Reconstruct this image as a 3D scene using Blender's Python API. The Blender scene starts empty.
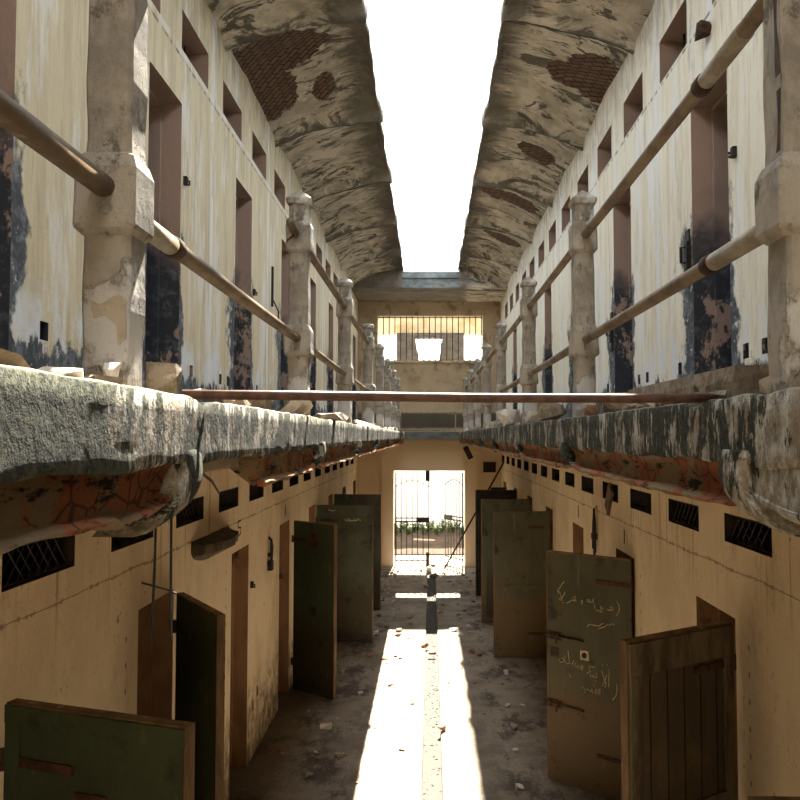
import bpy, bmesh, math, random
from mathutils import Vector, Matrix, noise as mnoise
random.seed(7)
S = bpy.context.scene
COL = S.collection
PI = math.pi
XL, XR = -1.65, 1.68          # wall faces of the corridor
ZC = 3.0                      # eye height above the lower floor
Y0, Y1 = -5.0, 18.6           # corridor ends

# ------------------------------------------------------------------ node helper
class NT:
    def __init__(s, name, rough=.9):
        s.m = bpy.data.materials.new(name); s.m.use_nodes = True
        s.t = s.m.node_tree; s.t.nodes.clear()
        s.out = s.t.nodes.new('ShaderNodeOutputMaterial')
        s.b = s.t.nodes.new('ShaderNodeBsdfPrincipled')
        s.t.links.new(s.b.outputs[0], s.out.inputs[0])
        s.b.inputs['Roughness'].default_value = rough
        s.b.inputs['Specular IOR Level'].default_value = .25
        s.co = s.t.nodes.new('ShaderNodeTexCoord').outputs['Object']
        sp = s.t.nodes.new('ShaderNodeSeparateXYZ'); s.t.links.new(s.co, sp.inputs[0])
        s.x, s.y, s.z = sp.outputs
    def put(s, sock, v):
        if isinstance(v, bpy.types.NodeSocket): s.t.links.new(v, sock)
        else:
            if isinstance(v, (tuple, list)) and len(v) == 3 and len(sock.default_value) == 4: v = (*v, 1)
            sock.default_value = v
    def math(s, op, a, b=0., c=0., clamp=False):
        n = s.t.nodes.new('ShaderNodeMath'); n.operation = op; n.use_clamp = clamp
        s.put(n.inputs[0], a); s.put(n.inputs[1], b); s.put(n.inputs[2], c); return n.outputs[0]
    def vec(s, sx=1, sy=1, sz=1, loc=(0, 0, 0), rot=(0, 0, 0)):
        n = s.t.nodes.new('ShaderNodeMapping'); s.t.links.new(s.co, n.inputs[0])
        n.inputs['Scale'].default_value = (sx, sy, sz); n.inputs['Location'].default_value = loc
        n.inputs['Rotation'].default_value = rot; return n.outputs[0]
    def noise(s, sc, det=6, ro=.6, v=None, dist=0.):
        n = s.t.nodes.new('ShaderNodeTexNoise'); s.t.links.new(v or s.co, n.inputs['Vector'])
        n.inputs['Scale'].default_value = sc; n.inputs['Detail'].default_value = det
        n.inputs['Roughness'].default_value = ro; n.inputs['Distortion'].default_value = dist
        return n.outputs[0]
    def vor(s, sc, v=None, feat='F1'):
        n = s.t.nodes.new('ShaderNodeTexVoronoi'); n.feature = feat; s.t.links.new(v or s.co, n.inputs['Vector'])
        n.inputs['Scale'].default_value = sc; return n.outputs[0]
    def step(s, v, a, b):      # 0 below a, 1 above b (a may exceed b)
        n = s.t.nodes.new('ShaderNodeMapRange'); n.interpolation_type = 'SMOOTHSTEP'
        s.put(n.inputs[0], v)
        if a <= b: n.inputs[1].default_value, n.inputs[2].default_value = a, b
        else:
            n.inputs[1].default_value, n.inputs[2].default_value = b, a
            n.inputs[3].default_value, n.inputs[4].default_value = 1, 0
        return n.outputs[0]
    def mix(s, a, b, f, mode='MIX'):
        n = s.t.nodes.new('ShaderNodeMix'); n.data_type = 'RGBA'; n.blend_type = mode
        s.put(n.inputs[0], f); s.put(n.inputs[6], a); s.put(n.inputs[7], b); return n.outputs[2]
    def bump(s, h, d=.02, st=1.):
        n = s.t.nodes.new('ShaderNodeBump'); n.inputs['Strength'].default_value = st
        n.inputs['Distance'].default_value = d; s.put(n.inputs['Height'], h)
        s.t.links.new(n.outputs[0], s.b.inputs['Normal']); return s
    def col(s, c): s.put(s.b.inputs['Base Color'], c); return s
    def AND(s, *a):
        r = a[0]
        for q in a[1:]: r = s.math('MULTIPLY', r, q)
        return r
    def OR(s, *a):
        r = a[0]
        for q in a[1:]: r = s.math('MAXIMUM', r, q)
        return r

def doordist(n, start, per, w, wide=0):
    u = n.math('SUBTRACT', n.math('MODULO', n.math('ADD', n.y, -start + .75 + per * 10), per), .75)
    a, b = n.math('MULTIPLY', u, -1), n.math('SUBTRACT', u, w)
    if wide > 0: b = n.math('MULTIPLY', b, .42)
    if wide < 0: a = n.math('MULTIPLY', a, .42)
    return n.math('MAXIMUM', a, b), u

# upper / lower openings ------------------------------------------------
UD = {-1: (4.64, 2.13, .62, 5.22), 1: (4.42, 2.15, .62, 5.10)}     # first start, pitch, width, top
LD = {-1: (4.60, 2.16, .63, 2.01), 1: (4.43, 2.15, .64, 2.0)}
UV = {-1: (5.24, 1.07, .64, 5.59, 5.86), 1: (5.09, 1.07, .61, 5.55, 5.86)}
LV = {-1: (4.19, 1.07, .64, 2.395, 2.56), 1: (3.94, 1.06, .63, 2.405, 2.565)}

def mat_upper(side):
    n = NT('pale_cream_plaster_' + ('left' if side < 0 else 'right'), .92)
    st, per, w, top = UD[side]
    streak = n.noise(3.2, 6, .65, n.vec(1, 3.4, .22))
    fine = n.noise(26, 4, .6, n.vec(1, 1.6, .18))
    base = n.mix((.62, .55, .385), (.50, .43, .30), n.step(streak, .42, .68)) if side < 0 else \
           n.mix((.76, .73, .62), (.66, .60, .46), n.step(streak, .42, .68))
    base = n.mix(base, (.40, .34, .24), n.math('MULTIPLY', n.step(fine, .50, .75), .45))
    base = n.mix(base, (.34, .30, .23), n.math('MULTIPLY', n.step(n.noise(3.1, 9, .78, n.vec(1, 1.7, .45, (1, 7, 3))), .55, .68), .6))
    white = n.step(n.noise(2.1, 8, .7, n.vec(1, 2.2, .35, (3, 1, 5))), .52, .60)
    base = n.mix(base, (.74, .76, .78), n.math('MULTIPLY', white, .55 if side < 0 else .75))
    d, u = doordist(n, st, per, w, side)
    rag = n.noise(7, 8, .7, n.vec(1, 1, .7))
    rag2 = n.noise(2.4, 4, .6, n.vec(1, 1, 1.2, (9, 2, 1)))
    # slate paint band beside the door jambs and along the skirting
    wid = n.math('ADD', n.math('ADD', n.math('MULTIPLY', n.math('SUBTRACT', rag2, .40), .40), .03), n.math('MULTIPLY', n.math('SUBTRACT', rag, .5), .14))
    jamb = n.AND(n.step(n.math('SUBTRACT', d, wid), .035, .0), n.step(n.math('ADD', n.z, n.math('MULTIPLY', rag, 1.6)), 5.25, 4.95))
    dado = n.step(n.math('SUBTRACT', n.z, n.math('MULTIPLY', n.math('SUBTRACT', rag, .5), .55)), 3.42, 3.36)
    sm = n.OR(jamb, dado)
    sm = n.AND(sm, n.step(n.noise(16, 6, .75), .66, .58))
    slate = n.mix((.060, .069, .083), (.20, .22, .25), n.step(n.noise(11, 6, .7), .45, .7))
    wh2 = n.AND(n.step(n.math('SUBTRACT', n.z, n.math('MULTIPLY', rag2, .7)), 3.35, 3.15), n.step(n.noise(5, 7, .7, n.vec(1, 1.4, .6)), .44, .54))
    base = n.mix(base, (.66, .70, .75), n.math('MULTIPLY', wh2, .9))
    pil = n.AND(n.step(n.math('ABSOLUTE', n.math('SUBTRACT', n.math('ABSOLUTE', n.math('SUBTRACT', u, w / 2)), per / 2)), .06, .03), n.step(n.noise(5, 6, .7, n.vec(1, 2, .4)), .36, .5))
    base = n.mix(base, (.72, .74, .75), n.math('MULTIPLY', pil, .8))
    c = n.mix(base, slate, sm)
    # scarred service line under the vents
    zz = n.math('ABSOLUTE', n.math('SUBTRACT', n.z, 5.53))
    ln = n.AND(n.step(zz, .016, .006), n.step(n.noise(9, 3, .8, n.vec(0, 1, 0)), .46, .56))
    c = n.mix(c, (.13, .11, .10), n.math('MULTIPLY', ln, .8))
    wl = n.AND(n.step(n.math('ABSOLUTE', n.math('SUBTRACT', n.z, 5.57)), .03, .02), n.step(n.noise(5, 3, .8, n.vec(0, 1, 0)), .45, .5))
    c = n.mix(c, (.70, .70, .70), n.math('MULTIPLY', wl, .6))
    # damp grey blotches near the top
    gr = n.AND(n.step(n.z, 5.6, 6.1), n.step(n.noise(6, 6, .7, n.vec(1, 1.5, .5)), .45, .6))
    c = n.mix(c, (.30, .26, .20), n.math('MULTIPLY', gr, .55))
    n.col(c)
    return n.bump(n.math('ADD', n.noise(30, 5, .7), n.math('MULTIPLY', sm, -.3)), .006, .7).m

def mat_lower(side):
    n = NT('ochre_limewash_' + ('left' if side < 0 else 'right'), .95)
    st, per, w, top = LD[side]
    a = n.noise(1.6, 6, .6, n.vec(1, 1, .8))
    base = n.mix((.66, .54, .37), (.55, .44, .295), n.step(a, .4, .65))
    base = n.mix(base, (.69, .58, .40), n.math('MULTIPLY', n.step(n.noise(4, 6, .65, n.vec(1, 1, .3)), .52, .66), .6))
    drip = n.AND(n.step(n.noise(14, 4, .6, n.vec(1, 1.6, .04)), .58, .70), n.step(n.z, 1.9, 2.4))
    base = n.mix(base, (.22, .15, .09), n.math('MULTIPLY', drip, .75))
    base = n.mix(base, (.30, .21, .125), n.math('MULTIPLY', n.step(n.noise(2.3, 9, .75, n.vec(1, 1.4, .7, (6, 1, 2))), .54, .68), .45))
    fl = n.AND(n.step(n.noise(42, 5, .7, n.vec(1, 1, .5)), .63, .69), n.step(n.noise(1.7, 3, .5), .42, .55))
    base = n.mix(base, (.17, .11, .07), n.math('MULTIPLY', fl, .7))
    spots = n.step(n.noise(13, 3, .5), .70, .74)
    base = n.mix(base, (.20, .13, .08), n.math('MULTIPLY', spots, .75))
    low = n.AND(n.step(n.math('SUBTRACT', n.z, n.math('MULTIPLY', n.noise(3, 6, .7), 1.3)), .25, -.35), n.step(n.noise(8, 6, .7), .38, .58))
    base = n.mix(base, (.16, .12, .08), n.math('MULTIPLY', low, .85))
    zz = n.math('ABSOLUTE', n.math('SUBTRACT', n.math('ADD', n.z, n.math('MULTIPLY', n.noise(3, 2, .5), .03)), 2.275))
    ln = n.AND(n.step(zz, .014, .007), n.step(n.noise(15, 5, .85, n.vec(0, 1, .6)), .50, .56))
    ln2 = n.AND(n.step(zz, .004, .002), n.step(n.noise(3, 3, .8, n.vec(0, 1, 0)), .35, .45))
    c = n.mix(base, (.09, .06, .04), n.math('MULTIPLY', n.OR(ln, ln2), .7))
    d, u = doordist(n, st, per, w)
    # row of small bolt holes in front of every door, and peeled slots
    du = n.math('ABSOLUTE', n.math('SUBTRACT', u, -.18))
    dm = n.math('ABSOLUTE', n.math('SUBTRACT', n.math('MODULO', n.z, .14), .07))
    hol = n.AND(n.step(du, .014, .006), n.step(dm, .02, .008), n.step(n.z, 2.1, 1.9))
    c = n.mix(c, (.10, .06, .04), n.math('MULTIPLY', hol, .8))
    n.col(c)
    return n.bump(n.noise(14, 7, .7), .012, .7).m

def mat_simple(name, c1, c2, sc=6, rough=.9, c3=None, v=(1, 1, 1), bump=.006, t=(.42, .6), t3=(.6, .68), bs=30):
    n = NT(name, rough)
    c = n.mix(c1, c2, n.step(n.noise(sc, 7, .65, n.vec(*v)), *t))
    if c3: c = n.mix(c, c3, n.step(n.noise(sc * .8, 8, .7, n.vec(v[0], v[1], v[2], (5, 3, 8))), *t3))
    n.col(c); n.bump(n.noise(bs, 6, .7), bump, .8); return n.m

def mat_reveal_up():
    n = NT('brown_jamb_plaster_with_peeling_slate', .9)
    c = n.mix((.42, .30, .245), (.31, .225, .185), n.noise(3, 5, .6, n.vec(1, 1, .4)))
    pe = n.AND(n.step(n.noise(4.5, 8, .72, n.vec(1, 1, .6)), .42, .47), n.step(n.math('ADD', n.z, n.noise(3, 3, .5)), 5.0, 4.6))
    c = n.mix(c, n.mix((.040, .044, .055), (.12, .125, .14), n.step(n.noise(14, 6, .75), .5, .7)), pe)
    n.col(c); n.bump(n.noise(25, 6, .7), .006, .8); return n.m

def mat_slab():
    n = NT('mossy_streaked_concrete', .95)
    pit = n.step(n.noise(62, 6, .8), .40, .62)
    dark = n.mix((.006, .007, .004), (.045, .048, .026), pit)
    olive = n.mix((.008, .010, .006), (.075, .078, .046), pit)
    grey = n.mix((.13, .115, .088), (.50, .475, .42), n.step(n.noise(30, 8, .8, n.vec(1, 1, .5)), .36, .64))
    grey = n.mix(grey, (.22, .165, .10), n.math('MULTIPLY', n.step(n.noise(8, 7, .75, n.vec(1, 1, 1, (3, 3, 3))), .50, .58), .7))
    big = n.noise(2.6, 3, .6, n.vec(1, 1, .8, (2, .6, 1)))
    mid = n.noise(11, 7, .74, n.vec(1, 1.3, .6, (2, 5, 1)))
    st = n.noise(38, 7, .75, n.vec(1, 1.2, .09))
    f = n.math('ADD', n.math('ADD', n.math('MULTIPLY', big, .7), n.math('MULTIPLY', mid, 1.3)), n.math('MULTIPLY', st, .45))
    f = n.math('ADD', f, n.math('MULTIPLY', n.step(n.math('ABSOLUTE', n.math('SUBTRACT', n.y, 1.60)), .24, .10), .11))
    c = n.mix(dark, grey, n.step(f, 1.245, 1.32))
    nl = n.AND(n.step(n.x, .01, 0.), n.step(n.math('ADD', n.y, n.math('MULTIPLY', n.math('SUBTRACT', mid, .5), .8)), 1.46, 1.34))
    c = n.mix(c, n.mix(olive, dark, n.math('MULTIPLY', n.step(mid, .56, .48), .5)), nl)
    top = n.step(n.math('ADD', n.z, n.math('MULTIPLY', n.noise(22, 5, .7), .012)), 3.088, 3.097)
    c = n.mix(c, n.mix((.40, .34, .26), (.22, .18, .13), n.noise(20, 5, .7)), n.math('MULTIPLY', top, .8))
    n.col(c); n.bump(n.math('ADD', n.noise(60, 5, .7), n.math('MULTIPLY', n.noise(22, 5, .7), 1.2)), .008, .8); return n.m

def mat_broken():
    n = NT('broken_plaster_showing_red_brick', .95)
    pl = n.mix((.46, .34, .20), (.26, .18, .10), n.noise(9, 7, .7))
    br = n.mix((.60, .19, .09), (.30, .14, .07), n.noise(16, 7, .7))
    m = n.step(n.noise(5.5, 8, .7, n.vec(1, 1, 1.4, (1, 2, 7))), .48, .53)
    dk = n.step(n.noise(9, 8, .75, n.vec(1, .45, 1.8, (4, 4, 4))), .55, .61)
    cr = n.step(n.vor(11, n.vec(1, 1, 1.6), 'DISTANCE_TO_EDGE'), .06, .02)
    c = n.mix(n.mix(pl, n.mix(br, (.05, .035, .025), n.math('MULTIPLY', cr, .7)), m), (.035, .025, .018), dk)
    n.col(c); n.bump(n.noise(13, 9, .75), .06, 1); return n.m

def mat_soffit(side):
    n = NT('stained_soffit_plaster_' + ('left' if side < 0 else 'right'), .93)
    pl = n.mix((.62, .56, .47), (.42, .375, .31), n.step(n.noise(2.6, 7, .7, n.vec(1, 1, 1), .5), .4, .62))
    pl = n.mix(pl, (.72, .66, .56), n.math('MULTIPLY', n.step(n.noise(2.2, 5, .6, n.vec(1, 1, 1, (7, 7, 7)), 1.0), .52, .6), .8))
    ax = n.math('MULTIPLY', n.x, side)                       # distance from the middle line
    edge = n.step(n.math('SUBTRACT', ax, n.math('MULTIPLY', n.noise(3.2, 7, .7, n.vec(.5, 1, 1), .6), .95)), .52, .22)
    rag = n.noise(3.1, 9, .74, n.vec(.55, 1.25, 1, (4, 8, 2)), 1.6)
    dark = n.OR(n.math('MULTIPLY', edge, .8), n.math('MULTIPLY', n.step(rag, .515, .565), .85))
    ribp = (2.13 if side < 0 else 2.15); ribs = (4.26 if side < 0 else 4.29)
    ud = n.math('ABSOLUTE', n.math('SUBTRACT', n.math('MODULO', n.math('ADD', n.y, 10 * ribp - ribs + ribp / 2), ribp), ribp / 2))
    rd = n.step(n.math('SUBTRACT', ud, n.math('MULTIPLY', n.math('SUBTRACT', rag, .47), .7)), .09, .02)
    crk_shade = n.step(n.math('ADD', ud, n.math('MULTIPLY', n.math('SUBTRACT', n.noise(5, 4, .6), .5), .05)), .034, .016)  # dark line along each rib: mildew crack with the edge shadow painted in
    dark = n.OR(dark, n.math('MULTIPLY', rd, .8), crk_shade)
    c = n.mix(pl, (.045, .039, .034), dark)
    c = n.mix(c, (.20, .20, .13), n.math('MULTIPLY', n.step(n.noise(4, 4, .6), .5, .6), .3))
    # fallen plaster: diagonal brick bedding showing through
    br = n.t.nodes.new('ShaderNodeTexBrick'); n.t.links.new(n.vec(1, 1, 0, rot=(0, 0, PI / 4)), br.inputs['Vector'])
    br.inputs['Scale'].default_value = 8.5; br.inputs['Color1'].default_value = (.20, .125, .085, 1)
    br.inputs['Color2'].default_value = (.13, .082, .058, 1); br.inputs['Mortar'].default_value = (.028, .022, .018, 1)
    br.inputs['Mortar Size'].default_value = .05; br.inputs['Brick Width'].default_value = 1.0; br.inputs['Row Height'].default_value = .5
    spots = [(-1.33, 6.95, .40, .42), (-1.52, 7.6, .24, .50), (-1.05, 7.85, .12, .22)] if side < 0 else \
            [(1.56, 7.25, .26, .45), (1.36, 7.5, .22, .2), (1.32, 9.6, .24, .22), (1.2, 11.6, .42, .30), (1.3, 13.8, .3, .3)]
    msk = None
    rg = n.math('MULTIPLY', n.math('SUBTRACT', n.noise(3.3, 7, .7, n.vec(1, 1, 0, (1, 5, 0))), .5), 3.0)
    for (cx, cy, rx, ry) in spots:
        ex = n.math('POWER', n.math('DIVIDE', n.math('SUBTRACT', n.x, cx), rx), 2)
        ey = n.math('POWER', n.math('DIVIDE', n.math('SUBTRACT', n.y, cy), ry), 2)
        q = n.step(n.math('ADD', n.math('ADD', ex, ey), rg), 1.04, 1.0)
        msk = q if msk is None else n.OR(msk, q)
    c = n.mix(c, br.outputs[0], msk)
    n.col(c)
    hb = n.math('SUBTRACT', 1., br.outputs[1])
    h = n.math('ADD', n.math('MULTIPLY', msk, n.math('ADD', .9, n.math('MULTIPLY', n.math('SUBTRACT', 1., hb), .5))), n.math('MULTIPLY', n.noise(9, 7, .75), .8))
    n.bump(h, .03, 1); return n.m

def mat_floor():
    n = NT('dusty_concrete_floor', .95)
    c = n.mix((.34, .285, .22), (.20, .165, .125), n.step(n.noise(1.7, 8, .7), .38, .66))
    c = n.mix(c, (.42, .36, .29), n.math('MULTIPLY', n.step(n.noise(3.5, 6, .7, n.vec(2.2, .5, 1)), .55, .68), .5))
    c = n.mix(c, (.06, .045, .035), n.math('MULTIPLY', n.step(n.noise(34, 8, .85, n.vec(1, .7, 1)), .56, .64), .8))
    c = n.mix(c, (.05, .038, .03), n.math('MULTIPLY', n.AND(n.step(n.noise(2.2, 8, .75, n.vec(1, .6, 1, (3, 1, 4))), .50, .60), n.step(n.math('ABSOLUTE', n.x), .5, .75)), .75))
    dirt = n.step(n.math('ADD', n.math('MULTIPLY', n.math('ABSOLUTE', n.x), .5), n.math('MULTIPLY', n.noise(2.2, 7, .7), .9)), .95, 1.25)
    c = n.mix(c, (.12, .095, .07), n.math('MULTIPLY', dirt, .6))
    n.col(c); n.bump(n.noise(30, 9, .85), .03, 1.); return n.m

def mat_drain():
    n = NT('gritty_drain_bed', .95)
    c = n.mix((.075, .07, .06), (.052, .048, .042), n.noise(60, 5, .8))
    c = n.mix(c, (.12, .11, .10), n.step(n.noise(38, 4, .7), .58, .68))
    n.col(c); n.bump(n.noise(50, 6, .8), .010, .7); return n.m

def mat_end():
    n = NT('tan_end_wall_plaster', .93)
    c = n.mix((.54, .44, .305), (.43, .345, .235), n.step(n.noise(1.6, 7, .65), .4, .65))
    c = n.mix(c, (.76, .61, .42), n.step(n.z, 2.95, 2.85))  # lower part painted lighter to stand in for bounced light
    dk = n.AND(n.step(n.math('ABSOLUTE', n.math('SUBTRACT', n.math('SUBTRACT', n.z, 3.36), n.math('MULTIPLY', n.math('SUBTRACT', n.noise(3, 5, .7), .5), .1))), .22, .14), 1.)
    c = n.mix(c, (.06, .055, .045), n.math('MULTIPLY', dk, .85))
    st = n.AND(n.step(n.noise(3.2, 7, .7, n.vec(1, 1, .7, (3, 3, 9))), .53, .6), n.step(n.z, 4.0, 4.6))
    c = n.mix(c, (.17, .135, .09), n.math('MULTIPLY', st, .6))
    n.col(c); n.bump(n.noise(16, 6, .7), .01, .7); return n.m

def mat_pillar():
    n = NT('weathered_grey_pillar_plaster', .93)
    c = n.mix((.37, .335, .285), (.22, .195, .165), n.step(n.noise(6, 7, .7, n.vec(1, 1, .6)), .42, .62))
    c = n.mix(c, (.52, .51, .49), n.step(n.noise(5, 7, .7, n.vec(1, 1, .7, (8, 1, 1))), .54, .62))
    c = n.mix(c, (.085, .072, .058), n.math('MULTIPLY', n.step(n.noise(7, 9, .75, n.vec(1, 1, .8, (2, 9, 1))), .53, .62), .85))
    n.col(c); n.bump(n.math('ADD', n.noise(28, 7, .75), n.step(n.noise(5, 7, .7, n.vec(1, 1, .7, (8, 1, 1))), .54, .56)), .008, .9); return n.m

def mat_metaldoor(name, c1, c2, c3):
    n = NT(name, .62)
    c = n.mix(c1, c2, n.step(n.noise(2.6, 7, .7, n.vec(1, 1, .6)), .42, .64))
    low = n.AND(n.step(n.math('SUBTRACT', n.z, n.math('MULTIPLY', n.noise(4, 6, .7), .9)), .55, .15), .8)
    c = n.mix(c, c3, low)
    c = n.mix(c, (.15, .10, .055), n.math('MULTIPLY', n.step(n.noise(6, 9, .75, n.vec(1, 1, .5, (4, 4, 1))), .58, .66), .7))
    c = n.mix(c, (.20, .15, .085), n.math('MULTIPLY', n.step(n.noise(9, 9, .8, n.vec(1, 1, .12, (7, 2, 1))), .60, .70), .6))
    c = n.mix(c, (.012, .011, .009), n.math('MULTIPLY', n.step(n.noise(3, 7, .7, n.vec(1, 1, 1, (9, 4, 1))), .56, .66), .7))
    n.col(c); n.bump(n.noise(35, 6, .7), .004, .8); return n.m

def mat_planks():
    n = NT('dark_weathered_planks', .8)
    c = n.mix((.10, .082, .052), (.042, .034, .023), n.noise(9, 7, .75, n.vec(1.6, 1, .1)))
    c = n.mix(c, (.11, .09, .055), n.math('MULTIPLY', n.step(n.noise(4, 7, .7, n.vec(1, 1, .5)), .52, .66), .8))
    u = n.math('ABSOLUTE', n.math('SUBTRACT', n.math('MODULO', n.x, .125), .0625))
    gap = n.step(u, .056, .061)
    c = n.mix(c, (.006, .005, .004), gap)
    n.col(c); n.bump(n.math('SUBTRACT', n.noise(20, 6, .7, n.vec(1, 1, .12)), gap), .008, 1); return n.m

M = {}
M['upL'], M['upR'] = mat_upper(-1), mat_upper(1)
M['loL'], M['loR'] = mat_lower(-1), mat_lower(1)
M['revU'] = mat_reveal_up()
M['revL'] = mat_simple('rust_brown_jamb_plaster', (.34, .19, .10), (.24, .13, .07), 3, .9, (.08, .055, .04), (1, 1, .5))
M['slab'] = mat_slab(); M['broken'] = mat_broken()
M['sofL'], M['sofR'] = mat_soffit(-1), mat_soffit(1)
M['floor'], M['drain'], M['end'], M['pillar'] = mat_floor(), mat_drain(), mat_end(), mat_pillar()
M['pipe'] = mat_simple('old_painted_rusting_pipe', (.21, .155, .10), (.13, .09, .055), 9, .6, (.30, .24, .17), (1, .5, 1), .002)
M['pipepale'] = mat_simple('bare_grey_pipe_end', (.36, .32, .25), (.22, .17, .11), 9, .55, None, (1, .5, 1), .002)
M['rust'] = mat_simple('dark_rusty_iron', (.075, .038, .020), (.030, .018, .012), 14, .8, (.16, .075, .03))
M['barrust'] = mat_simple('brown_rusted_bar', (.115, .062, .045), (.07, .038, .027), 30, .6, None, (1, 1, 1), .002)
M['black'] = mat_simple('blackened_iron', (.016, .014, .012), (.035, .028, .022), 14, .7)
M['greendoor'] = mat_metaldoor('dark_green_door_paint', (.046, .062, .034), (.034, .044, .025), (.045, .032, .018))
M['olivedoor'] = mat_metaldoor('olive_brown_door_paint', (.085, .078, .046), (.060, .056, .034), (.12, .075, .035))
M['greydoor'] = mat_metaldoor('grey_green_door_paint', (.075, .085, .060), (.050, .052, .036), (.050, .038, .022))
M['edgewood'] = mat_simple('worn_wooden_door_edge', (.16, .10, .05), (.09, .055, .03), 12, .8, (.32, .26, .16), (1, 1, .2), .004)
M['planks'] = mat_planks()
M['railwood'] = mat_simple('worn_grey_brown_rail_wood', (.135, .11, .07), (.055, .044, .028), 7, .8, (.19, .16, .11), (1, 1, .25), .006)
M['chalk'] = mat_simple('pale_chalk', (.62, .52, .32), (.45, .36, .20), 40, .95)
M['rubble'] = mat_simple('pale_concrete_rubble', (.30, .25, .185), (.19, .15, .11), 22, .95, (.46, .42, .35), (1, 1, 1), .012)
M['white'] = mat_simple('whitewashed_rubble', (.62, .57, .50), (.45, .40, .33), 9, .95)
M['brick'] = mat_simple('broken_orange_brick', (.29, .165, .09), (.20, .12, .07), 9, .95, (.36, .28, .20))
M['vent_shade'] = mat_simple('shaded_vent_reveal', (.035, .026, .018), (.018, .013, .010), 6, .95)  # shade inside the lower vents is put into this reveal colour
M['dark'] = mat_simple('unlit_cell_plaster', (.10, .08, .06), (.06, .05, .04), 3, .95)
M['dust'] = mat_simple('dusty_gallery_top', (.42, .36, .28), (.28, .24, .18), 5, .95)
M['parapet'] = mat_simple('bluish_grey_parapet_concrete', (.17, .19, .19), (.10, .11, .11), 4, .95, (.50, .52, .52), (1, 1, 2), .01, t3=(.64, .68))
M['outwall'] = mat_simple('whitewashed_yard_wall', (.80, .80, .78), (.76, .75, .71), .8, .95)
M['outcream'] = mat_simple('cream_outer_lintel', (.36, .28, .16), (.27, .19, .09), 1.5, .95)
M['darkstone'] = mat_simple('dark_weathered_outer_stone', (.055, .045, .034), (.035, .03, .024), 3, .95, (.11, .09, .06), (1, 1, 2), .02)
M['earth'] = mat_simple('dry_brown_earth', (.050, .030, .016), (.028, .018, .010), 3, .95, (.02, .018, .008))
M['pale_ground'] = mat_simple('pale_dusty_yard', (.40, .34, .26), (.28, .23, .17), 2, .95)
M['leaf'] = mat_simple('weed_leaves', (.050, .085, .020), (.085, .125, .035), 9, .8)
M['sign'] = mat_simple('dark_brown_board', (.05, .03, .018), (.03, .02, .014), 8, .8)
M['ink'] = mat_simple('black_stencil_paint', (.02, .015, .012), (.05, .04, .03), 30, .9)

# ------------------------------------------------------------------ mesh helpers
def link(name, bm, mats, parent=None, smooth=False, **props):
    bmesh.ops.recalc_face_normals(bm, faces=bm.faces) if props.pop('fixn', True) else None
    me = bpy.data.meshes.new(name); bm.to_mesh(me); bm.free()
    if not isinstance(mats, (list, tuple)): mats = [mats]
    for m in mats: me.materials.append(m)
    if smooth:
        for p in me.polygons: p.use_smooth = True
    o = bpy.data.objects.new(name, me); COL.objects.link(o)
    if parent: o.parent = parent
    for k, v in props.items(): o[k] = v
    return o
def struct(name, bm, mats, **kw):
    o = link(name, bm, mats, **kw); o['kind'] = 'structure'; return o
def tag(o, label, cat, group=None, kind=None):
    o['label'] = label; o['category'] = cat
    if group: o['group'] = group
    if kind: o['kind'] = kind
    return o
def empty(name, loc, label, cat, rz=0, group=None):
    o = bpy.data.objects.new(name, None); COL.objects.link(o); o.location = loc; o.rotation_euler = (0, 0, rz)
    o.empty_display_size = .1
    return tag(o, label, cat, group)
def box(bm, x0, x1, y0, y1, z0, z1, mi=0, bev=0):
    vs = [bm.verts.new((x, y, z)) for x in (x0, x1) for y in (y0, y1) for z in (z0, z1)]
    F = [(0, 1, 3, 2), (4, 6, 7, 5), (0, 4, 5, 1), (2, 3, 7, 6), (0, 2, 6, 4), (1, 5, 7, 3)]
    fs = []
    for f in F:
        q = bm.faces.new([vs[i] for i in f]); q.material_index = mi; fs.append(q)
    if bev:
        es = list({e for f in fs for e in f.edges})
        bmesh.ops.bevel(bm, geom=es, offset=bev, segments=2, affect='EDGES', profile=.6)
    return vs
def tube(bm, pts, r, seg=10, cap=True, mi=0):
    pts = [Vector(p) for p in pts]; rings = []
    for i, p in enumerate(pts):
        d = (pts[min(i + 1, len(pts) - 1)] - pts[max(i - 1, 0)])
        d = d.normalized() if d.length > 1e-9 else Vector((0, 0, 1))
        a = Vector((0, 0, 1)) if abs(d.z) < .9 else Vector((1, 0, 0))
        u = d.cross(a).normalized(); v = d.cross(u)
        rr = r[i] if isinstance(r, (list, tuple)) else r
        rings.append([bm.verts.new(p + u * rr * math.cos(2 * PI * k / seg) + v * rr * math.sin(2 * PI * k / seg)) for k in range(seg)])
    for a, b in zip(rings, rings[1:]):
        for k in range(seg):
            f = bm.faces.new((a[k], a[(k + 1) % seg], b[(k + 1) % seg], b[k])); f.material_index = mi
    if cap:
        bm.faces.new(rings[0][::-1]).material_index = mi; bm.faces.new(rings[-1]).material_index = mi
def B(): return bmesh.new()
def chunk(bm, c, sx, sy, sz, n=14, rz=None, seed=None):
    rnd = random.Random(seed if seed is not None else random.random())
    t = bmesh.new()
    for i in range(n):
        v = Vector((rnd.uniform(-1, 1), rnd.uniform(-1, 1), rnd.uniform(-1, 1)))
        m = max(abs(v.x), abs(v.y), abs(v.z)); v = v / m * rnd.uniform(.8, 1)
        t.verts.new(v)
    bmesh.ops.convex_hull(t, input=t.verts)
    bmesh.ops.delete(t, geom=[v for v in t.verts if not v.link_faces], context='VERTS')
    R = Matrix.Rotation(rnd.uniform(0, 6.28) if rz is None else rz, 3, 'Z')
    mp = {v: bm.verts.new(R @ Vector((v.co.x * sx, v.co.y * sy, v.co.z * sz)) + Vector(c)) for v in t.verts}
    for f in t.faces: bm.faces.new([mp[v] for v in f.verts])
    t.free()

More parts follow.
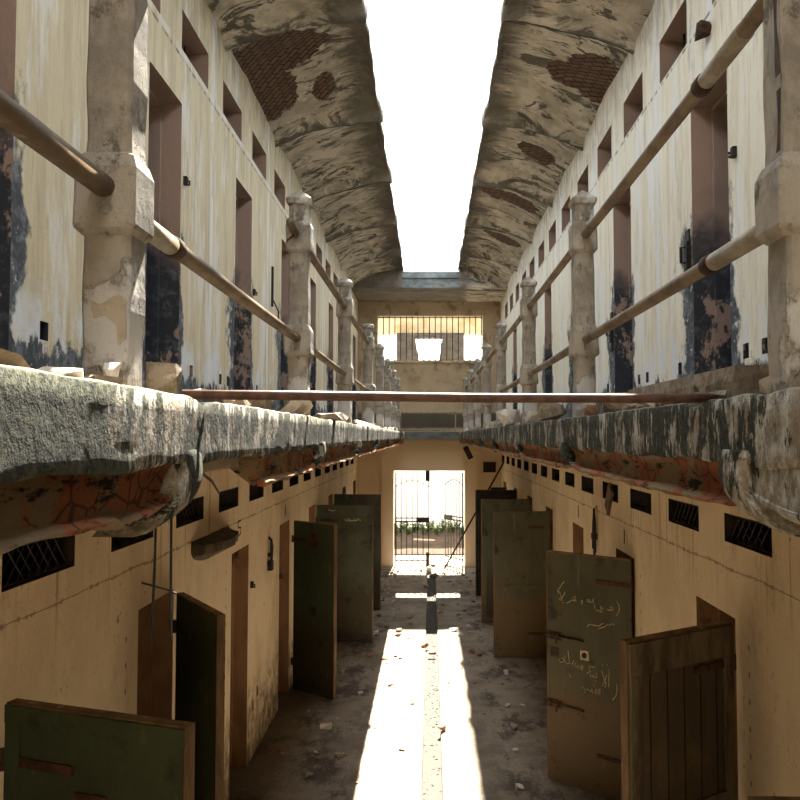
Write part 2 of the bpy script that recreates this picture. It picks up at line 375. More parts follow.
def wall(name, side, yr, zr, holes, mats, thick=.35, jag=None):
    """wall facing the corridor with square openings; mats: face, reveal"""
    X = XL if side < 0 else XR; Xo = X + side * thick
    holes = [tuple(round(q, 3) for q in h) for h in holes]
    ys = sorted({yr[0], yr[1], *[h[0] for h in holes], *[h[1] for h in holes]})
    zs = sorted({zr[0], zr[1], *[h[2] for h in holes], *[h[3] for h in holes]})
    def inh(y, z):
        for h in holes:
            if h[0] < y < h[1] and h[2] < z < h[3]: return h[4] if len(h) > 4 else 1
        return 0
    bm = B(); V = {}
    def v(x, y, z):
        k = (round(x, 4), round(y, 4), round(z, 4))
        if k not in V: V[k] = bm.verts.new((x, y, z))
        return V[k]
    ny, nz = len(ys) - 1, len(zs) - 1
    H = [[inh((ys[i] + ys[i + 1]) / 2, (zs[j] + zs[j + 1]) / 2) for j in range(nz)] for i in range(ny)]
    for i in range(ny):
        for j in range(nz):
            a, b, c, d = ys[i], ys[i + 1], zs[j], zs[j + 1]
            if not H[i][j]:
                bm.faces.new((v(X, a, c), v(X, b, c), v(X, b, d), v(X, a, d))).material_index = 0
                bm.faces.new((v(Xo, a, c), v(Xo, b, c), v(Xo, b, d), v(Xo, a, d))).material_index = 2
            def side_quad(y0, z0, y1, z1, m=1): bm.faces.new((v(X, y0, z0), v(X, y1, z1), v(Xo, y1, z1), v(Xo, y0, z0))).material_index = m
            here = H[i][j]
            if i + 1 < ny and H[i + 1][j] != here: side_quad(b, c, b, d, max(here, H[i + 1][j]))
            if j + 1 < nz and H[i][j + 1] != here: side_quad(a, d, b, d, max(here, H[i][j + 1]))
            if not here:
                if i == 0: side_quad(a, c, a, d)
                if i == ny - 1: side_quad(b, c, b, d)
                if j == 0: side_quad(a, c, b, c)
                if j == nz - 1: side_quad(a, d, b, d)
            else:
                if j == 0: pass
    return struct(name, bm, mats, fixn=False)

def rng(start, per, lo, hi):
    k = math.floor((lo - start) / per) - 1; out = []
    while start + k * per < hi:
        if start + k * per > lo: out.append(start + k * per)
        k += 1
    return out

for side in (-1, 1):
    nm = 'left' if side < 0 else 'right'
    st, per, w, top = UD[side]; hs = []
    for y in rng(st, per, -4.6, 17.9):
        hs.append((y, y + w, 3.12, top))
        for dy in (-.48, -.24, w + .25):                       # small drain holes near the skirting
            hs.append((y + dy, y + dy + .075, 3.41, 3.49))
    st, per, w, za, zb = UV[side]
    for y in rng(st, per, -4.6, 17.8): hs.append((y, y + w, za, zb))
    wall('wall_' + nm + '_upper', side, (Y0, Y1), (2.9, 6.6), hs, [M['upL' if side < 0 else 'upR'], M['revU'], M['dark']])
    st, per, w, top = LD[side]; hs = []
    for y in rng(st, per, -4.6, 17.9): hs.append((y, y + w, -.0, top))
    for y in rng(st, per, 2, 17.9):
        hs.append((y + w + .22, y + w + .28, .42, .52)); hs.append((y + w + .40, y + w + .46, .50, .60))
    st, per, w, za, zb = LV[side]
    for y in rng(st, per, -4.6, 17.8): hs.append((y, y + w, za, zb, 3))
    wall('wall_' + nm + '_lower', side, (Y0, Y1), (0, 2.9), hs, [M['loL' if side < 0 else 'loR'], M['revL'], M['dark'], M['vent_shade']])
    # the cells behind: outer wall, roof
    bm = B(); a, b = (XL - 2.6, XL - 2.4) if side < 0 else (XR + 2.4, XR + 2.6)
    box(bm, a, b, Y0, Y1, 0, 6.6); struct('wall_' + nm + '_cell_back', bm, M['dark'])
    bm = B(); a, b = sorted((XL - 2.6, XL) if side < 0 else (XR, XR + 2.6))
    box(bm, a, b, Y0 - .2, Y1 + .3, 6.6, 6.8); struct('ceiling_' + nm + '_cells', bm, M['dust'])
    # partitions between cells
    bm = B()
    st, per, w, top = UD[side]
    for y in rng(st - .75, per, -4.6, 18.4):
        a, b = sorted((X0 := (XL - .35 if side < 0 else XR + .35), (XL - 2.4 if side < 0 else XR + 2.4)))
        box(bm, a, b, y - .08, y + .08, 0, 6.6)
    struct('wall_' + nm + '_cell_partitions', bm, M['dark'])
    # eave
    rp, rs = (2.13, 4.26) if side < 0 else (2.15, 4.29)
    bm = B(); NXS = 22; Ys = [Y0 + i * .04 for i in range(int((16.95 - Y0) / .04) + 1)]
    Xw = XL if side < 0 else XR; Xe = -.535 if side < 0 else .63
    grid = []
    for y in Ys:
        t = ((y - rs) / rp) % 1.0; row = []
        rd = min(t, 1 - t) * rp
        for i in range(NXS + 1):
            s = i / NXS
            x = Xw + (Xe - Xw) * s
            z = 6.13 + .34 * s + .16 * math.sin(PI * min(1, s * .9 + .1)) * .5
            z += .19 * (math.sin(PI * t) ** .55) * (.45 + .55 * s) * (1 if s < .97 else .25)
            tt = ((y - rs) / rp + .5) % 1.0 - .5; dyr = tt * rp
            z -= (.13 * max(0, 1 - abs(dyr + .03) / .05) ** .6) * (.55 + .45 * s)
            nn = mnoise.noise(Vector((x * 2.2, y * 2.2, side * 9))) * .035 + mnoise.noise(Vector((x * 7, y * 7, 3))) * .014
            z += nn
            if i == NXS: x += mnoise.noise(Vector((y * 2.5, 1, side))) * .025 - side * .035 * math.exp(-(rd / .10) ** 2)
            row.append(bm.verts.new((x, y, z)))
        row.append(bm.verts.new((row[-1].co.x, y, row[-1].co.z + .10)))
        row.append(bm.verts.new((Xw, y, 6.9)))
        grid.append(row)
    for a, b in zip(grid, grid[1:]):
        for i in range(len(a) - 1): bm.faces.new((a[i], a[i + 1], b[i + 1], b[i]))
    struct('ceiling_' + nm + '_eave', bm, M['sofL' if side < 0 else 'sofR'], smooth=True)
    # gallery floor behind the edge band
    bm = B(); xe = -.62 if side < 0 else .765
    a, b = sorted((xe, XL - 2.4 if side < 0 else XR + 2.4))
    box(bm, a, b, Y0, Y1, 2.90, 3.068)
    struct('floor_' + nm + '_gallery', bm, M['dust'])
    # mossy edge band of the gallery, cast with the slab
    E = -.53 if side < 0 else .675; sgn = side
    bm = B(); rows = []
    yy = Y0
    prof = [(.16, .082), (.05, .086), (.008, .088), (0, .084), (0, .05), (0, .02), (0, -.01), (0, -.035), (0, -.052), (.001, -.056), (.006, -.061), (.10, -.062)]
    while yy <= 18.0:
        row = []
        for k, (dx, dz) in enumerate(prof):
            n1 = mnoise.noise(Vector((yy * 1.3, 0, side * 4))) * .005 + mnoise.noise(Vector((yy * 9, dz * 34, side))) * .0016
            ez = 0
            if k in (1, 2, 3): ez = mnoise.noise(Vector((yy * 9, 2, side))) * .005 + mnoise.noise(Vector((yy * 1.3, 2, side))) * .005
            if k in (0, 1, 2, 3): ez -= .014 * math.exp(-((yy - (1.87 if side < 0 else 2.02)) / .07) ** 2)
            if k >= 8: ez = mnoise.noise(Vector((yy * 4, 7, side))) * .012
            bulge = 0
            if side < 0 and yy < 1.86: bulge = .012
            row.append(bm.verts.new((E + sgn * (dx + n1) - sgn * bulge, yy, 3 + dz + ez)))
        rows.append(row); yy += .03
    for a, b in zip(rows, rows[1:]):
        for i in range(len(a) - 1): bm.faces.new((a[i], a[i + 1], b[i + 1], b[i]))
    struct('trim_' + nm + '_gallery_edge', bm, M['slab'], smooth=True)
    # lower edge beam per bay: low along the bay, curling up at its far end
    bays = [(-.35, 1.80), (1.84, 3.98), (4.02, 6.12), (6.16, 8.26), (8.3, 10.4), (10.44, 12.54), (12.58, 14.6), (14.65, 17.8)]
    for bi, (ya, yb) in enumerate(bays):
        if side < 0 and bi == 1: ya = 2.62
        bm = B(); rows = []; n = max(8, int((yb - ya) / .03))
        intact = (side > 0 and bi == 0)
        for q in range(n + 1):
            y = ya + (yb - ya) * q / n
            dd = (yb - y) / .42
            curl = 0 if dd >= 1 else (1 - math.sqrt(max(0, 1 - (1 - dd) ** 2)))
            zb = (-.165 if y > 1.4 else -.150) + .105 * curl
            rec = 0.004 if intact else .026
            lipx = .0 if curl < .3 else .01
            zt = -.05; pr = [(.012, zt), (rec * .6, zt - .012), (rec, zt + (zb - zt) * .30), (rec * 1.1, zt + (zb - zt) * .6),
                  (rec * 1.2, zt + (zb - zt) * .80), (rec * .5, zt + (zb - zt) * .84), (lipx + .002, zt + (zb - zt) * .9), (lipx + .012, zb), (.05, zb + .004), (.12, max(zb, -.10)), (.6, max(zb, -.095)), (.95, max(zb, -.095)), (.97, -.04)]
            row = []
            for k, (dx, dz) in enumerate(pr):
                if k == 11 or k == 12: dx = abs((XL if side < 0 else XR) - E) - .002
                j = mnoise.noise(Vector((y * 7, dz * 25, side * 3 + bi))) * (.016 if k < 9 else .01)
                j2 = mnoise.noise(Vector((y * 5, k * 1.7, side * 3 + bi))) * (.010 if 0 < k < 10 else 0)
                if intact: j *= .3; j2 *= .5
                if k > 10: j = 0
                row.append(bm.verts.new((E + sgn * (dx + max(-.004, j)), y, 3 + dz + j2)))
            rows.append(row)
        for a, b in zip(rows, rows[1:]):
            for i in range(len(a) - 1): bm.faces.new((a[i], a[i + 1], b[i + 1], b[i]))
        bm.faces.new(rows[0][::-1]); bm.faces.new(rows[-1])
        struct('trim_' + nm + '_gallery_soffit_bay_' + str(bi + 1), bm, M['slab'] if intact else M['broken'], smooth=not True)
    # rounded moss covered bracket ends under the band
    for bi, (ya, yb) in enumerate(bays[:5]):
        bm = B(); y0 = yb - .10; y1 = yb + .05; n = 12; rows = []
        for q in range(n + 1):
            t = q / n
            zz = -.03 - (.165 if bi == 0 else .13) * t
            # swings outward then curls under towards the near side
            yoff = -.16 * (t ** 3); th = .075 * (1 - .25 * t)
            px = E - sgn * (.012 + .010 * math.sin(PI * t)) + sgn * .05 * t ** 4
            rows.append([bm.verts.new((px, yb - .03 + yoff - th, 3 + zz)), bm.verts.new((px - sgn * .004, yb - .03 + yoff, 3 + zz)),
                         bm.verts.new((px, yb - .03 + yoff + th * .7, 3 + zz)), bm.verts.new((E + sgn * .12, yb - .03 + yoff + th * .7, 3 + zz)),
                         bm.verts.new((E + sgn * .12, yb - .03 + yoff - th, 3 + zz))])
        for a, b in zip(rows, rows[1:]):
            for k in range(5): bm.faces.new((a[k], a[(k + 1) % 5], b[(k + 1) % 5], b[k]))
        bm.faces.new(rows[0][::-1]); bm.faces.new(rows[-1])
        struct('trim_' + nm + '_bracket_' + str(bi + 1), bm, M['slab'], smooth=True)

for side in (-1, 1):
    for lv, D_, zb, tp, lo in (('upper', UD, 3.12, None, 2), ('lower', LD, 0, None, 2)):
        st, per, w, top = D_[side]
        for k, y in enumerate(rng(st, per, lo, 16)):
            X = XL if side < 0 else XR; a, b = sorted((X + side * .13, X + side * .345)); bm = B()
            box(bm, a, b, y + w - .03, y + w, zb, top, 0, .004); box(bm, a, b, y, y + .03, zb, top, 0, .004); box(bm, a, b, y + .03, y + w - .03, top - .03, top, 0, .004)
            struct(f'trim_{"left" if side < 0 else "right"}_{lv}_door_frame_{k + 1}', bm, M['revU' if lv == 'upper' else 'revL'])

# ------------------------------------------------------------------ floor with its drain
bm = B()
ys = [Y0 + i * .2 for i in range(int((19.0 - Y0) / .2) + 1)]
px = [(-4.2, 0), (-1.65, 0), (-.9, .004), (-.068, 0), (-.06, -.008), (-.055, -.055), (.115, -.055), (.122, -.008), (.13, 0), (.9, .004), (1.68, 0), (4.2, 0)]
rows = []
for y in ys:
    o = mnoise.noise(Vector((y * .9, 0, 0))) * .008
    rows.append([bm.verts.new((x + (o if abs(x) < .3 else 0) + (.0032 * (y - 6.7) if abs(x - .03) < .2 else 0), y, z)) for x, z in px])
for a, b in zip(rows, rows[1:]):
    for i in range(len(px) - 1):
        f = bm.faces.new((a[i], a[i + 1], b[i + 1], b[i])); f.material_index = 1 if i == 5 else 0
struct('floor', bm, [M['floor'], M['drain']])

# ------------------------------------------------------------------ end walls
def slabwall(name, xs, zs, holes, y0, y1, mats):
    """wall across the corridor with openings"""
    holes = [tuple(round(q, 3) for q in h) for h in holes]
    X = sorted({*xs, *[h[0] for h in holes], *[h[1] for h in holes]}); Z = sorted({*zs, *[h[2] for h in holes], *[h[3] for h in holes]})
    bm = B(); V = {}
    def v(x, y, z):
        k = (round(x, 4), round(y, 4), round(z, 4))
        if k not in V: V[k] = bm.verts.new((x, y, z))
        return V[k]
    inh = lambda x, z: any(h[0] < x < h[1] and h[2] < z < h[3] for h in holes)
    nx, nz = len(X) - 1, len(Z) - 1
    H = [[inh((X[i] + X[i + 1]) / 2, (Z[j] + Z[j + 1]) / 2) for j in range(nz)] for i in range(nx)]
    for i in range(nx):
        for j in range(nz):
            a, b, c, d = X[i], X[i + 1], Z[j], Z[j + 1]; here = H[i][j]
            if not here:
                for y in (y0, y1): bm.faces.new((v(a, y, c), v(b, y, c), v(b, y, d), v(a, y, d)))
            def sq(p, q): bm.faces.new((v(p[0], y0, p[1]), v(q[0], y0, q[1]), v(q[0], y1, q[1]), v(p[0], y1, p[1])))
            if i + 1 < nx and H[i + 1][j] != here: sq((b, c), (b, d))
            if j + 1 < nz and H[i][j + 1] != here: sq((a, d), (b, d))
            if not here:
                if i == 0: sq((a, c), (a, d))
                if i == nx - 1: sq((b, c), (b, d))
                if j == 0: sq((a, c), (b, c))
                if j == nz - 1: sq((a, d), (b, d))
    return struct(name, bm, mats, fixn=False)
GX0, GX1, GZ = -.81, .84, 2.20
slabwall('wall_far_end', (-4.3, 4.3), (0, 6.6), [(-1.19, 1.27, 4.75, 5.81), (GX0, GX1, 0, GZ)], 18.6, 18.9, M['end'])
slabwall('trim_gate_surround', (-1.08, 1.13), (0, 2.93), [(GX0, GX1, 0, GZ)], 18.48, 18.6, M['end'])
bm = B(); box(bm, -4.3, 4.3, Y0 - .2, Y0, 0, 6.6); struct('wall_near_end', bm, M['end'])
bm = B(); box(bm, XL, XR, 16.9, 18.7, 6.16, 6.36, 0); box(bm, -.56, .66, 16.86, 18.7, 6.36, 6.49, 0); box(bm, XL, XR, 16.905, 18.7, 6.14, 6.16, 1)
box(bm, XL, -.56, 16.85, 18.7, 6.15, 6.60, 1); box(bm, .66, XR, 16.85, 18.7, 6.15, 6.60, 1)
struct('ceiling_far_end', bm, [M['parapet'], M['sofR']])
bm = B(); box(bm, XL, XR, 17.75, 18.6, 2.93, 3.09, 0, .008); struct('floor_far_walkway', bm, M['parapet'])
bm = B(); box(bm, -1.3, 1.35, 18.55, 18.6, 4.69, 4.745, 0, .006); struct('trim_far_window_sill', bm, M['end'])
bm = B(); box(bm, XL, XR, 18.57, 18.6, 4.03, 4.06); struct('trim_far_ledge', bm, M['end'])
bm = B(); box(bm, -1.08, 1.13, 18.46, 18.48, 2.655, 2.675); struct('trim_gate_lintel', bm, M['end'])

# window bars
wn = empty('barred_window', (0, 18.72, 4.75), 'wide upper window opening with upright iron bars in the far end wall', 'window bars')
bm = B()
for z in (.02, 1.03): box(bm, -1.19, 1.27, -.012, .012, z - .01, z + .01)
link('crossbar', bm, M['black'], wn)
for k in range(18):
    bm = B(); x = -1.06 + .1355 * k
    tube(bm, [(x, 0, 0), (x, 0, 1.06)], .012, 6); link('bar', bm, M['black'], wn)

# far walkway railing
rl = empty('walkway_railing', (0, 17.8, 3.09), 'thin iron railing of the far cross walkway under the barred window', 'railing')
for z in (.03, .43):
    bm = B(); tube(bm, [(-.64, 0, z), (.62, 0, z)], .013, 6); link('rail', bm, M['pipepale'], rl)
for x in (-.62, .60):
    bm = B(); tube(bm, [(x, 0, 0), (x, 0, .45)], .014, 6); link('post', bm, M['pipepale'], rl)

# gate ---------------------------------------------------------------
def gate_leaf(name, xs, y, rz, label, w, arc):
    g = empty(name, (xs, y, .03), label, 'gate', rz)
    for k in range(7):
        bm = B(); x = w * (k + .15) / 6.3
        tube(bm, [(x, 0, .0), (x, 0, GZ - .08)], .011 if k else .02, 6); link('bar', bm, M['black'], g)
    for z in (.08, .98, 1.06):
        bm = B(); box(bm, 0, w, -.008, .008, z - .014, z + .014); link('crossbar', bm, M['black'], g)
    bm = B(); tube(bm, [(w * t, 0, GZ - .42 + .16 * math.sin(PI * t)) for t in [i / 12 for i in range(13)]], .010, 6)
    link('arched_bar', bm, M['rust'], g)
    bm = B(); box(bm, w * .62, w, -.03, .03, .96, 1.08, 0, .006); link('lock_box', bm, M['black'], g)
    return g
gate_leaf('iron_gate', GX0 + .03, 18.75, 0, 'left leaf of the barred iron gate, closed across the lower far opening', .80, 1)
gate_leaf('iron_gate', GX1 - .03, 18.78, PI - 1.03, 'right leaf of the barred iron gate, swung outward into the yard', .80, 1)
bm = B(); box(bm, -.07, .03, 18.62, 18.71, 1.95, GZ, 0, .008); tag(link('gate_stop', bm, M['black']), 'black iron stop hanging from the lintel over the middle of the gate', 'gate stop')
bm = B(); box(bm, -.06, .02, 18.62, 18.70, .0, .32, 0, .01); tag(link('gate_post_stub', bm, M['rust']), 'short rusty post stub standing on the threshold in the gateway', 'post stub')

# outside ------------------------------------------------------------
bm = B(); box(bm, -14, 14, 18.9, 40, -.2, -.0); struct('ground_yard', bm, M['pale_ground'])
bm = B()
n = 26; rows = []
for i in range(n + 1):
    x = -5 + 10 * i / n
    rows.append([bm.verts.new((x, 20.3 + .25 * mnoise.noise(Vector((x, 1, 1))), .03)), bm.verts.new((x, 21.2, .14 + .05 * mnoise.noise(Vector((x * 2, 5, 1))))),
                 bm.verts.new((x, 23.4, .16 + .05 * mnoise.noise(Vector((x * 2, 9, 1))))), bm.verts.new((x, 24.7, .14))])
for a, b in zip(rows, rows[1:]):
    for i in range(3): bm.faces.new((a[i], a[i + 1], b[i + 1], b[i]))
struct('ground_earth_bed', bm, M['earth'], smooth=True)
bm = B(); box(bm, -12, 12, 25, 26.2, 0, 4.2); struct('wall_yard', bm, M['outwall'])
bm = B(); box(bm, -6, 6, 24.6, 24.75, 0, .17)
struct('trim_yard_kerb', bm, M['darkstone'])
def weed(x, y, h, s, label):
    bm = B(); r = random.Random(s)
    for i in range(9):
        a = r.uniform(0, 6.28); q = r.uniform(.02, .17); hh = h * r.uniform(.6, 1)
        P = [Vector((q * math.cos(a) * t * 1.0, q * .8 * math.sin(a) * t, hh * t)) for t in (0, .35, .7, 1)]
        tube(bm, P, [.008, .006, .005, .003], 4)
        for k in range(11):
            t = r.uniform(.12, 1); c = Vector((q * math.cos(a) * t, q * .8 * math.sin(a) * t, hh * t)); g = r.uniform(0, 6.28)
            d = Vector((math.cos(g), math.sin(g), r.uniform(-.1, .9))).normalized() * r.uniform(.06, .10)
            u = d.cross(Vector((0, 0, 1))).normalized() * .034
            bm.faces.new([bm.verts.new(c), bm.verts.new(c + d * .5 + u), bm.verts.new(c + d), bm.verts.new(c + d * .5 - u)])
    o = tag(link('green_weed', bm, M['leaf'], fixn=False), label, 'plant', 'weeds in the yard beyond the gate'); o.location = (x, y, .13); return o
RW = random.Random(21)
for i in range(22):
    weed(-1.35 + 2.75 * i / 21 + RW.uniform(-.03, .03), (23.2, 23.75, 24.25)[i % 3], RW.uniform(.28, .5), i + 3, 'green weed growing in the yard beyond the gate before the white wall')
# structure outside the upper window, standing on the yard wall
bm = B()
def prism(bm, pts, y0, y1):
    A = [bm.verts.new((x, y0, z)) for x, z in pts]; C_ = [bm.verts.new((x, y1, z)) for x, z in pts]
    bm.faces.new(A); bm.faces.new(C_[::-1])
    for k in range(len(pts)): bm.faces.new((A[k], A[(k + 1) % len(pts)], C_[(k + 1) % len(pts)], C_[k]))
prism(bm, [(-1.0, 4.15), (-1.0, 6.24), (1.1, 6.24), (1.1, 4.15), (.30, 4.15), (.32, 5.3), (.44, 6.11), (-.42, 6.11), (-.30, 5.3), (-.28, 4.15)], 25, 25.6)
struct('wall_outer_ruin', bm, M['darkstone'])
bm = B(); box(bm, -6, 6, 25.7, 26.1, 6.30, 7.4); struct('trim_outer_lintel', bm, M['outcream'])
bm = B(); box(bm, -6, -4.2, 25.7, 26.1, 4.2, 6.30); box(bm, 4.3, 6, 25.7, 26.1, 4.2, 6.30); struct('wall_outer_piers', bm, M['outwall'])

# ------------------------------------------------------------------ gallery posts and rails
ORD = ['nearest', 'second', 'third', 'fourth', 'fifth', 'sixth', 'seventh', 'farthest']
PY = [1.56, 3.94, 6.1, 8.45, 10.5, 12.5, 14.5, 16.5]
PXc = {-1: -.640, 1: .768}
extra = {(-1, 0): 'chipped open near its foot', (-1, 1): 'with a pipe stub in its upper collar', (-1, 2): 'with a blackened lower half', (-1, 3): 'with a broken cap and dark shaft',
         (-1, 4): 'with an empty rail hole', (-1, 5): 'short looking and pocked', (-1, 6): 'with crumbling upper collar', (-1, 7): 'next to the cross walkway',
         (1, 0): 'with a rusty split and crumbled foot', (1, 1): 'with a chipped pyramid cap', (1, 2): 'with dark stained cap', (1, 3): 'pale, with rounded cap',
         (1, 4): 'pale and narrow', (1, 5): 'pale, just left of the taller ones', (1, 6): 'small looking, grey', (1, 7): 'next to the cross walkway'}
def PXi(side, i):
    return -.617 if (side, i) == (-1, 0) else .732 if (side, i) == (1, 0) else PXc[side]
def section(bm, rings, jit, seed):
    prev = None
    for (z, h) in rings:
        b = h * .16; c = []
        for (sx, sy) in ((-1, -1), (1, -1), (1, 1), (-1, 1)):
            pts = [(sx * (h - b), sy * h), (sx * h, sy * (h - b))]
            if (sx * sy) > 0: pts = pts[::-1] if sx < 0 else pts[::-1]
            else: pts = pts
            c += pts
        c.sort(key=lambda p: math.atan2(p[1], p[0]))
        ring = []
        for (x, y) in c:
            j = Vector((mnoise.noise(Vector((x * 30, z * 9, seed))), mnoise.noise(Vector((y * 30, z * 9, seed + 5))), 0)) * jit
            ring.append(bm.verts.new((x + j.x, y + j.y, z)))
        if prev:
            for k in range(8): bm.faces.new((prev[k], prev[(k + 1) % 8], ring[(k + 1) % 8], ring[k]))
        else: bm.faces.new(ring[::-1])
        prev = ring
    bm.faces.new(prev)
def subd(a, b, h0, h1, n): return [(a + (b - a) * i / n, h0 + (h1 - h0) * i / n) for i in range(n + 1)]
for side in (-1, 1):
    for i, y in enumerate(PY):
        sd = 'left' if side < 0 else 'right'
        lab = f'{ORD[i]} plaster railing post on the {sd} gallery, {extra[(side, i)]}'
        p = empty('railing_post', (PXi(side, i), y, 3.085), lab, 'post')
        p['group'] = f'railing posts along the {sd} gallery'
        hb = .049 if (side, i) != (-1, 3) else .062
        if i == 0 and side < 0: hb = .045
        bm = B(); section(bm, subd(-.005, .315, hb * 1.03, hb, 10) , .006, i * 3 + side); link('lower_shaft', bm, M['pillar'], p)
        bm = B(); section(bm, [(.300, hb), (.312, hb * 1.28)] + subd(.320, .43, hb * 1.33, hb * 1.31, 4) + [(.455, hb * 1.12), (.460, hb)], .005, i * 3 + side + 50); link('lower_collar', bm, M['pillar'], p)
        bm = B(); section(bm, subd(.45, .83, min(hb, .05), min(hb, .05) * .97, 10), .005, i * 3 + side + 90); link('upper_shaft', bm, M['pillar'], p)
        bm = B(); section(bm, [(.815, .049), (.828, .060)] + subd(.835, .95, .0615, .061, 4) + [(.965, .057), (.972, .047)], .005, i * 3 + side + 150); link('upper_collar', bm, M['pillar'], p)
        bm = B(); section(bm, [(.965, .047), (1.055, .047), (1.062, .058), (1.085, .062), (1.092, .058)] + ([(1.138, .004)] if (side, i) != (-1, 3) else [(1.10, .03)]), .0025, i + 200); link('cap', bm, M['pillar'], p)
        if (side, i) == (-1, 0):
            bm = B(); 
            pts = [(-.035, .175), (-.01, .165), (.02, .18), (.035, .185), (.052, .17), (.052, .10), (.035, .085), (.03, .125), (.0, .145), (-.025, .14)]
            vs = [bm.verts.new((a * .8, -.048, z)) for a, z in pts]; bm.faces.new(vs)
            r = bmesh.ops.extrude_face_region(bm, geom=bm.faces[:]); 
            for v in r['geom']:
                if isinstance(v, bmesh.types.BMVert): v.co.y += .012
            link('bare_patch', bm, M['dust'], p)
        if (side, i) == (1, 0):
            bm = B(); z = .46; L_, R_ = [], []
            while z < .98:
                c = -.024 + .005 * math.sin(z * 19); w = .009 + .004 * math.sin(z * 31 + 1)
                L_.append(bm.verts.new((-.0492, c - w, z))); R_.append(bm.verts.new((-.0492, c + w, z))); z += .03
            for k in range(len(L_) - 1): bm.faces.new((L_[k], R_[k], R_[k + 1], L_[k + 1]))
            r = bmesh.ops.extrude_face_region(bm, geom=bm.faces[:])
            for v in r['geom']:
                if isinstance(v, bmesh.types.BMVert): v.co.x += .012
            link('rusty_split', bm, M['rust'], p)
def rail(x, ya, yb, z, label, group, couple=None, r=.0215, pale=None, dz=0):
    o = empty('railing_pipe', (x, ya, z), label, 'pipe', 0, group)
    bm = B(); L = yb - ya
    tube(bm, [(0, L * t / 6, -.004 * math.sin(PI * t / 6) + dz * t / 6) for t in range(7)], r, 14); link('pipe', bm, M['pipe'], o, smooth=True)
    if couple is not None:
        bm = B(); c = couple - ya; tube(bm, [(0, c - .03, dz * c / L - .003), (0, c - .022, dz * c / L - .003), (0, c + .022, dz * c / L - .003), (0, c + .03, dz * c / L - .003)], [r * 1.02, r * 1.28, r * 1.28, r * 1.02], 14)
        link('coupling', bm, M['rust'], o, smooth=True)
    if pale is not None:
        bm = B(); a, b = pale[0] - ya, pale[1] - ya; tube(bm, [(0, a, dz * a / L - .003), (0, b, dz * b / L - .003)], r * 1.12, 14); link('sleeve', bm, M['pipepale'], o, smooth=True)
    return o
gl, gr_ = 'railing pipes along the left gallery', 'railing pipes along the right gallery'
x = PXi(-1, 0)
rail(x, -.9, PY[0] - .055, 3.474, 'brown railing pipe running from the left picture edge into the nearest left post', gl)
x = PXc[-1]
rail(x, PY[0] + .075, PY[1] - .075, 3.475, 'lower brown railing pipe between nearest and second left posts', gl, pale=(PY[0] + .08, 1.98), couple=1.99)
rail(x, PY[1] + .075, PY[2] - .075, 3.475, 'lower brown railing pipe between second and third left posts', gl)
rail(x, PY[2] + .075, PY[3] - .075, 3.475, 'lower brown railing pipe from third to fourth left post', gl)
rail(x, PY[1] + .07, PY[2] - .07, 3.985, 'upper brown railing pipe between second and third left posts', gl)
rail(x, PY[2] + .07, PY[3] - .07, 3.985, 'upper brown railing pipe from third to fourth left post', gl)
x = PXi(1, 0)
rail(x, -.9, PY[0] - .07, 3.985, 'upper brown railing pipe in front of the nearest right post, overhead', gr_)
x = PXc[1]
for i in range(7):
    kw = dict(couple=2.16, pale=(1.64, 2.13)) if i == 0 else {}
    if i == 0: rail(x, PY[0] + .07, PY[1] - .07, 3.985, 'upper brown railing pipe with coupling between nearest and second right posts', gr_, couple=2.20, pale=(1.9, 2.17))
    else: rail(x, PY[i] + .07, PY[i + 1] - .07, 3.985, f'upper brown railing pipe between {ORD[i]} and {ORD[i+1]} right posts', gr_)
    if i < 4: rail(x, PY[i] + .075, PY[i + 1] - .075, 3.47, f'lower brown railing pipe between {ORD[i]} and {ORD[i+1]} right posts', gr_, **kw)
# broken stub and its hook
st_ = empty('pipe_stub', (PXc[-1] - .01, PY[1] - .068, 3.985), 'broken pipe stub jutting from the upper collar of the second left post', 'pipe stub')
bm = B(); tube(bm, [(0, 0, 0), (-.012, -.10, .04)], .019, 12); link('pipe', bm, M['pipe'], st_, smooth=True)
bm = B(); tube(bm, [(-.004, -.03, -.01), (-.03, -.05, -.04), (-.035, -.055, -.055)], .005, 6); link('hook', bm, M['rust'], st_)

# bar lying across the gap
bm = B(); tube(bm, [(-.575, 1.87, 3.097), (-.3, 1.9, 3.096), (.1, 1.95, 3.093), (.5, 2.0, 3.094), (.715, 2.03, 3.097)], .012, 10)
tag(link('rusty_bar', bm, M['barrust'], smooth=True), 'long rusty iron bar lying across the gap from the left to the right gallery edge', 'bar')

# fallen kerb on the right gallery
kb = empty('broken_kerb', (.78, 1.95, 3.088), 'long broken concrete kerb block lying on the right gallery beside the nearest post', 'kerb')
bm = B()
rows = []
for q in range(22):
    y = q * .05; j = lambda s: mnoise.noise(Vector((q * .9, s, 3))) * .012
    rows.append([bm.verts.new((-.03 + j(1) * 2, y, 0)), bm.verts.new((-.035 + j(2), y, .05 + j(3))), bm.verts.new((-.03 + j(7) * .3, y, .085)), bm.verts.new((.05 + j(5), y, .085)), bm.verts.new((.06, y, 0))])
for a, b in zip(rows, rows[1:]):
    for k in range(5): bm.faces.new((a[k], a[(k + 1) % 5], b[(k + 1) % 5], b[k]))
bm.faces.new(rows[0][::-1]); bm.faces.new(rows[-1])
link('block', bm, M['rubble'], kb)
bm = B()
for q in range(14): chunk(bm, (-.048 + random.uniform(-.006, .01), q * .075 + .05, .014), .018, .035, random.uniform(.012, .024), 10, seed=q)
link('mortar_lumps', bm, M['rubble'], kb)

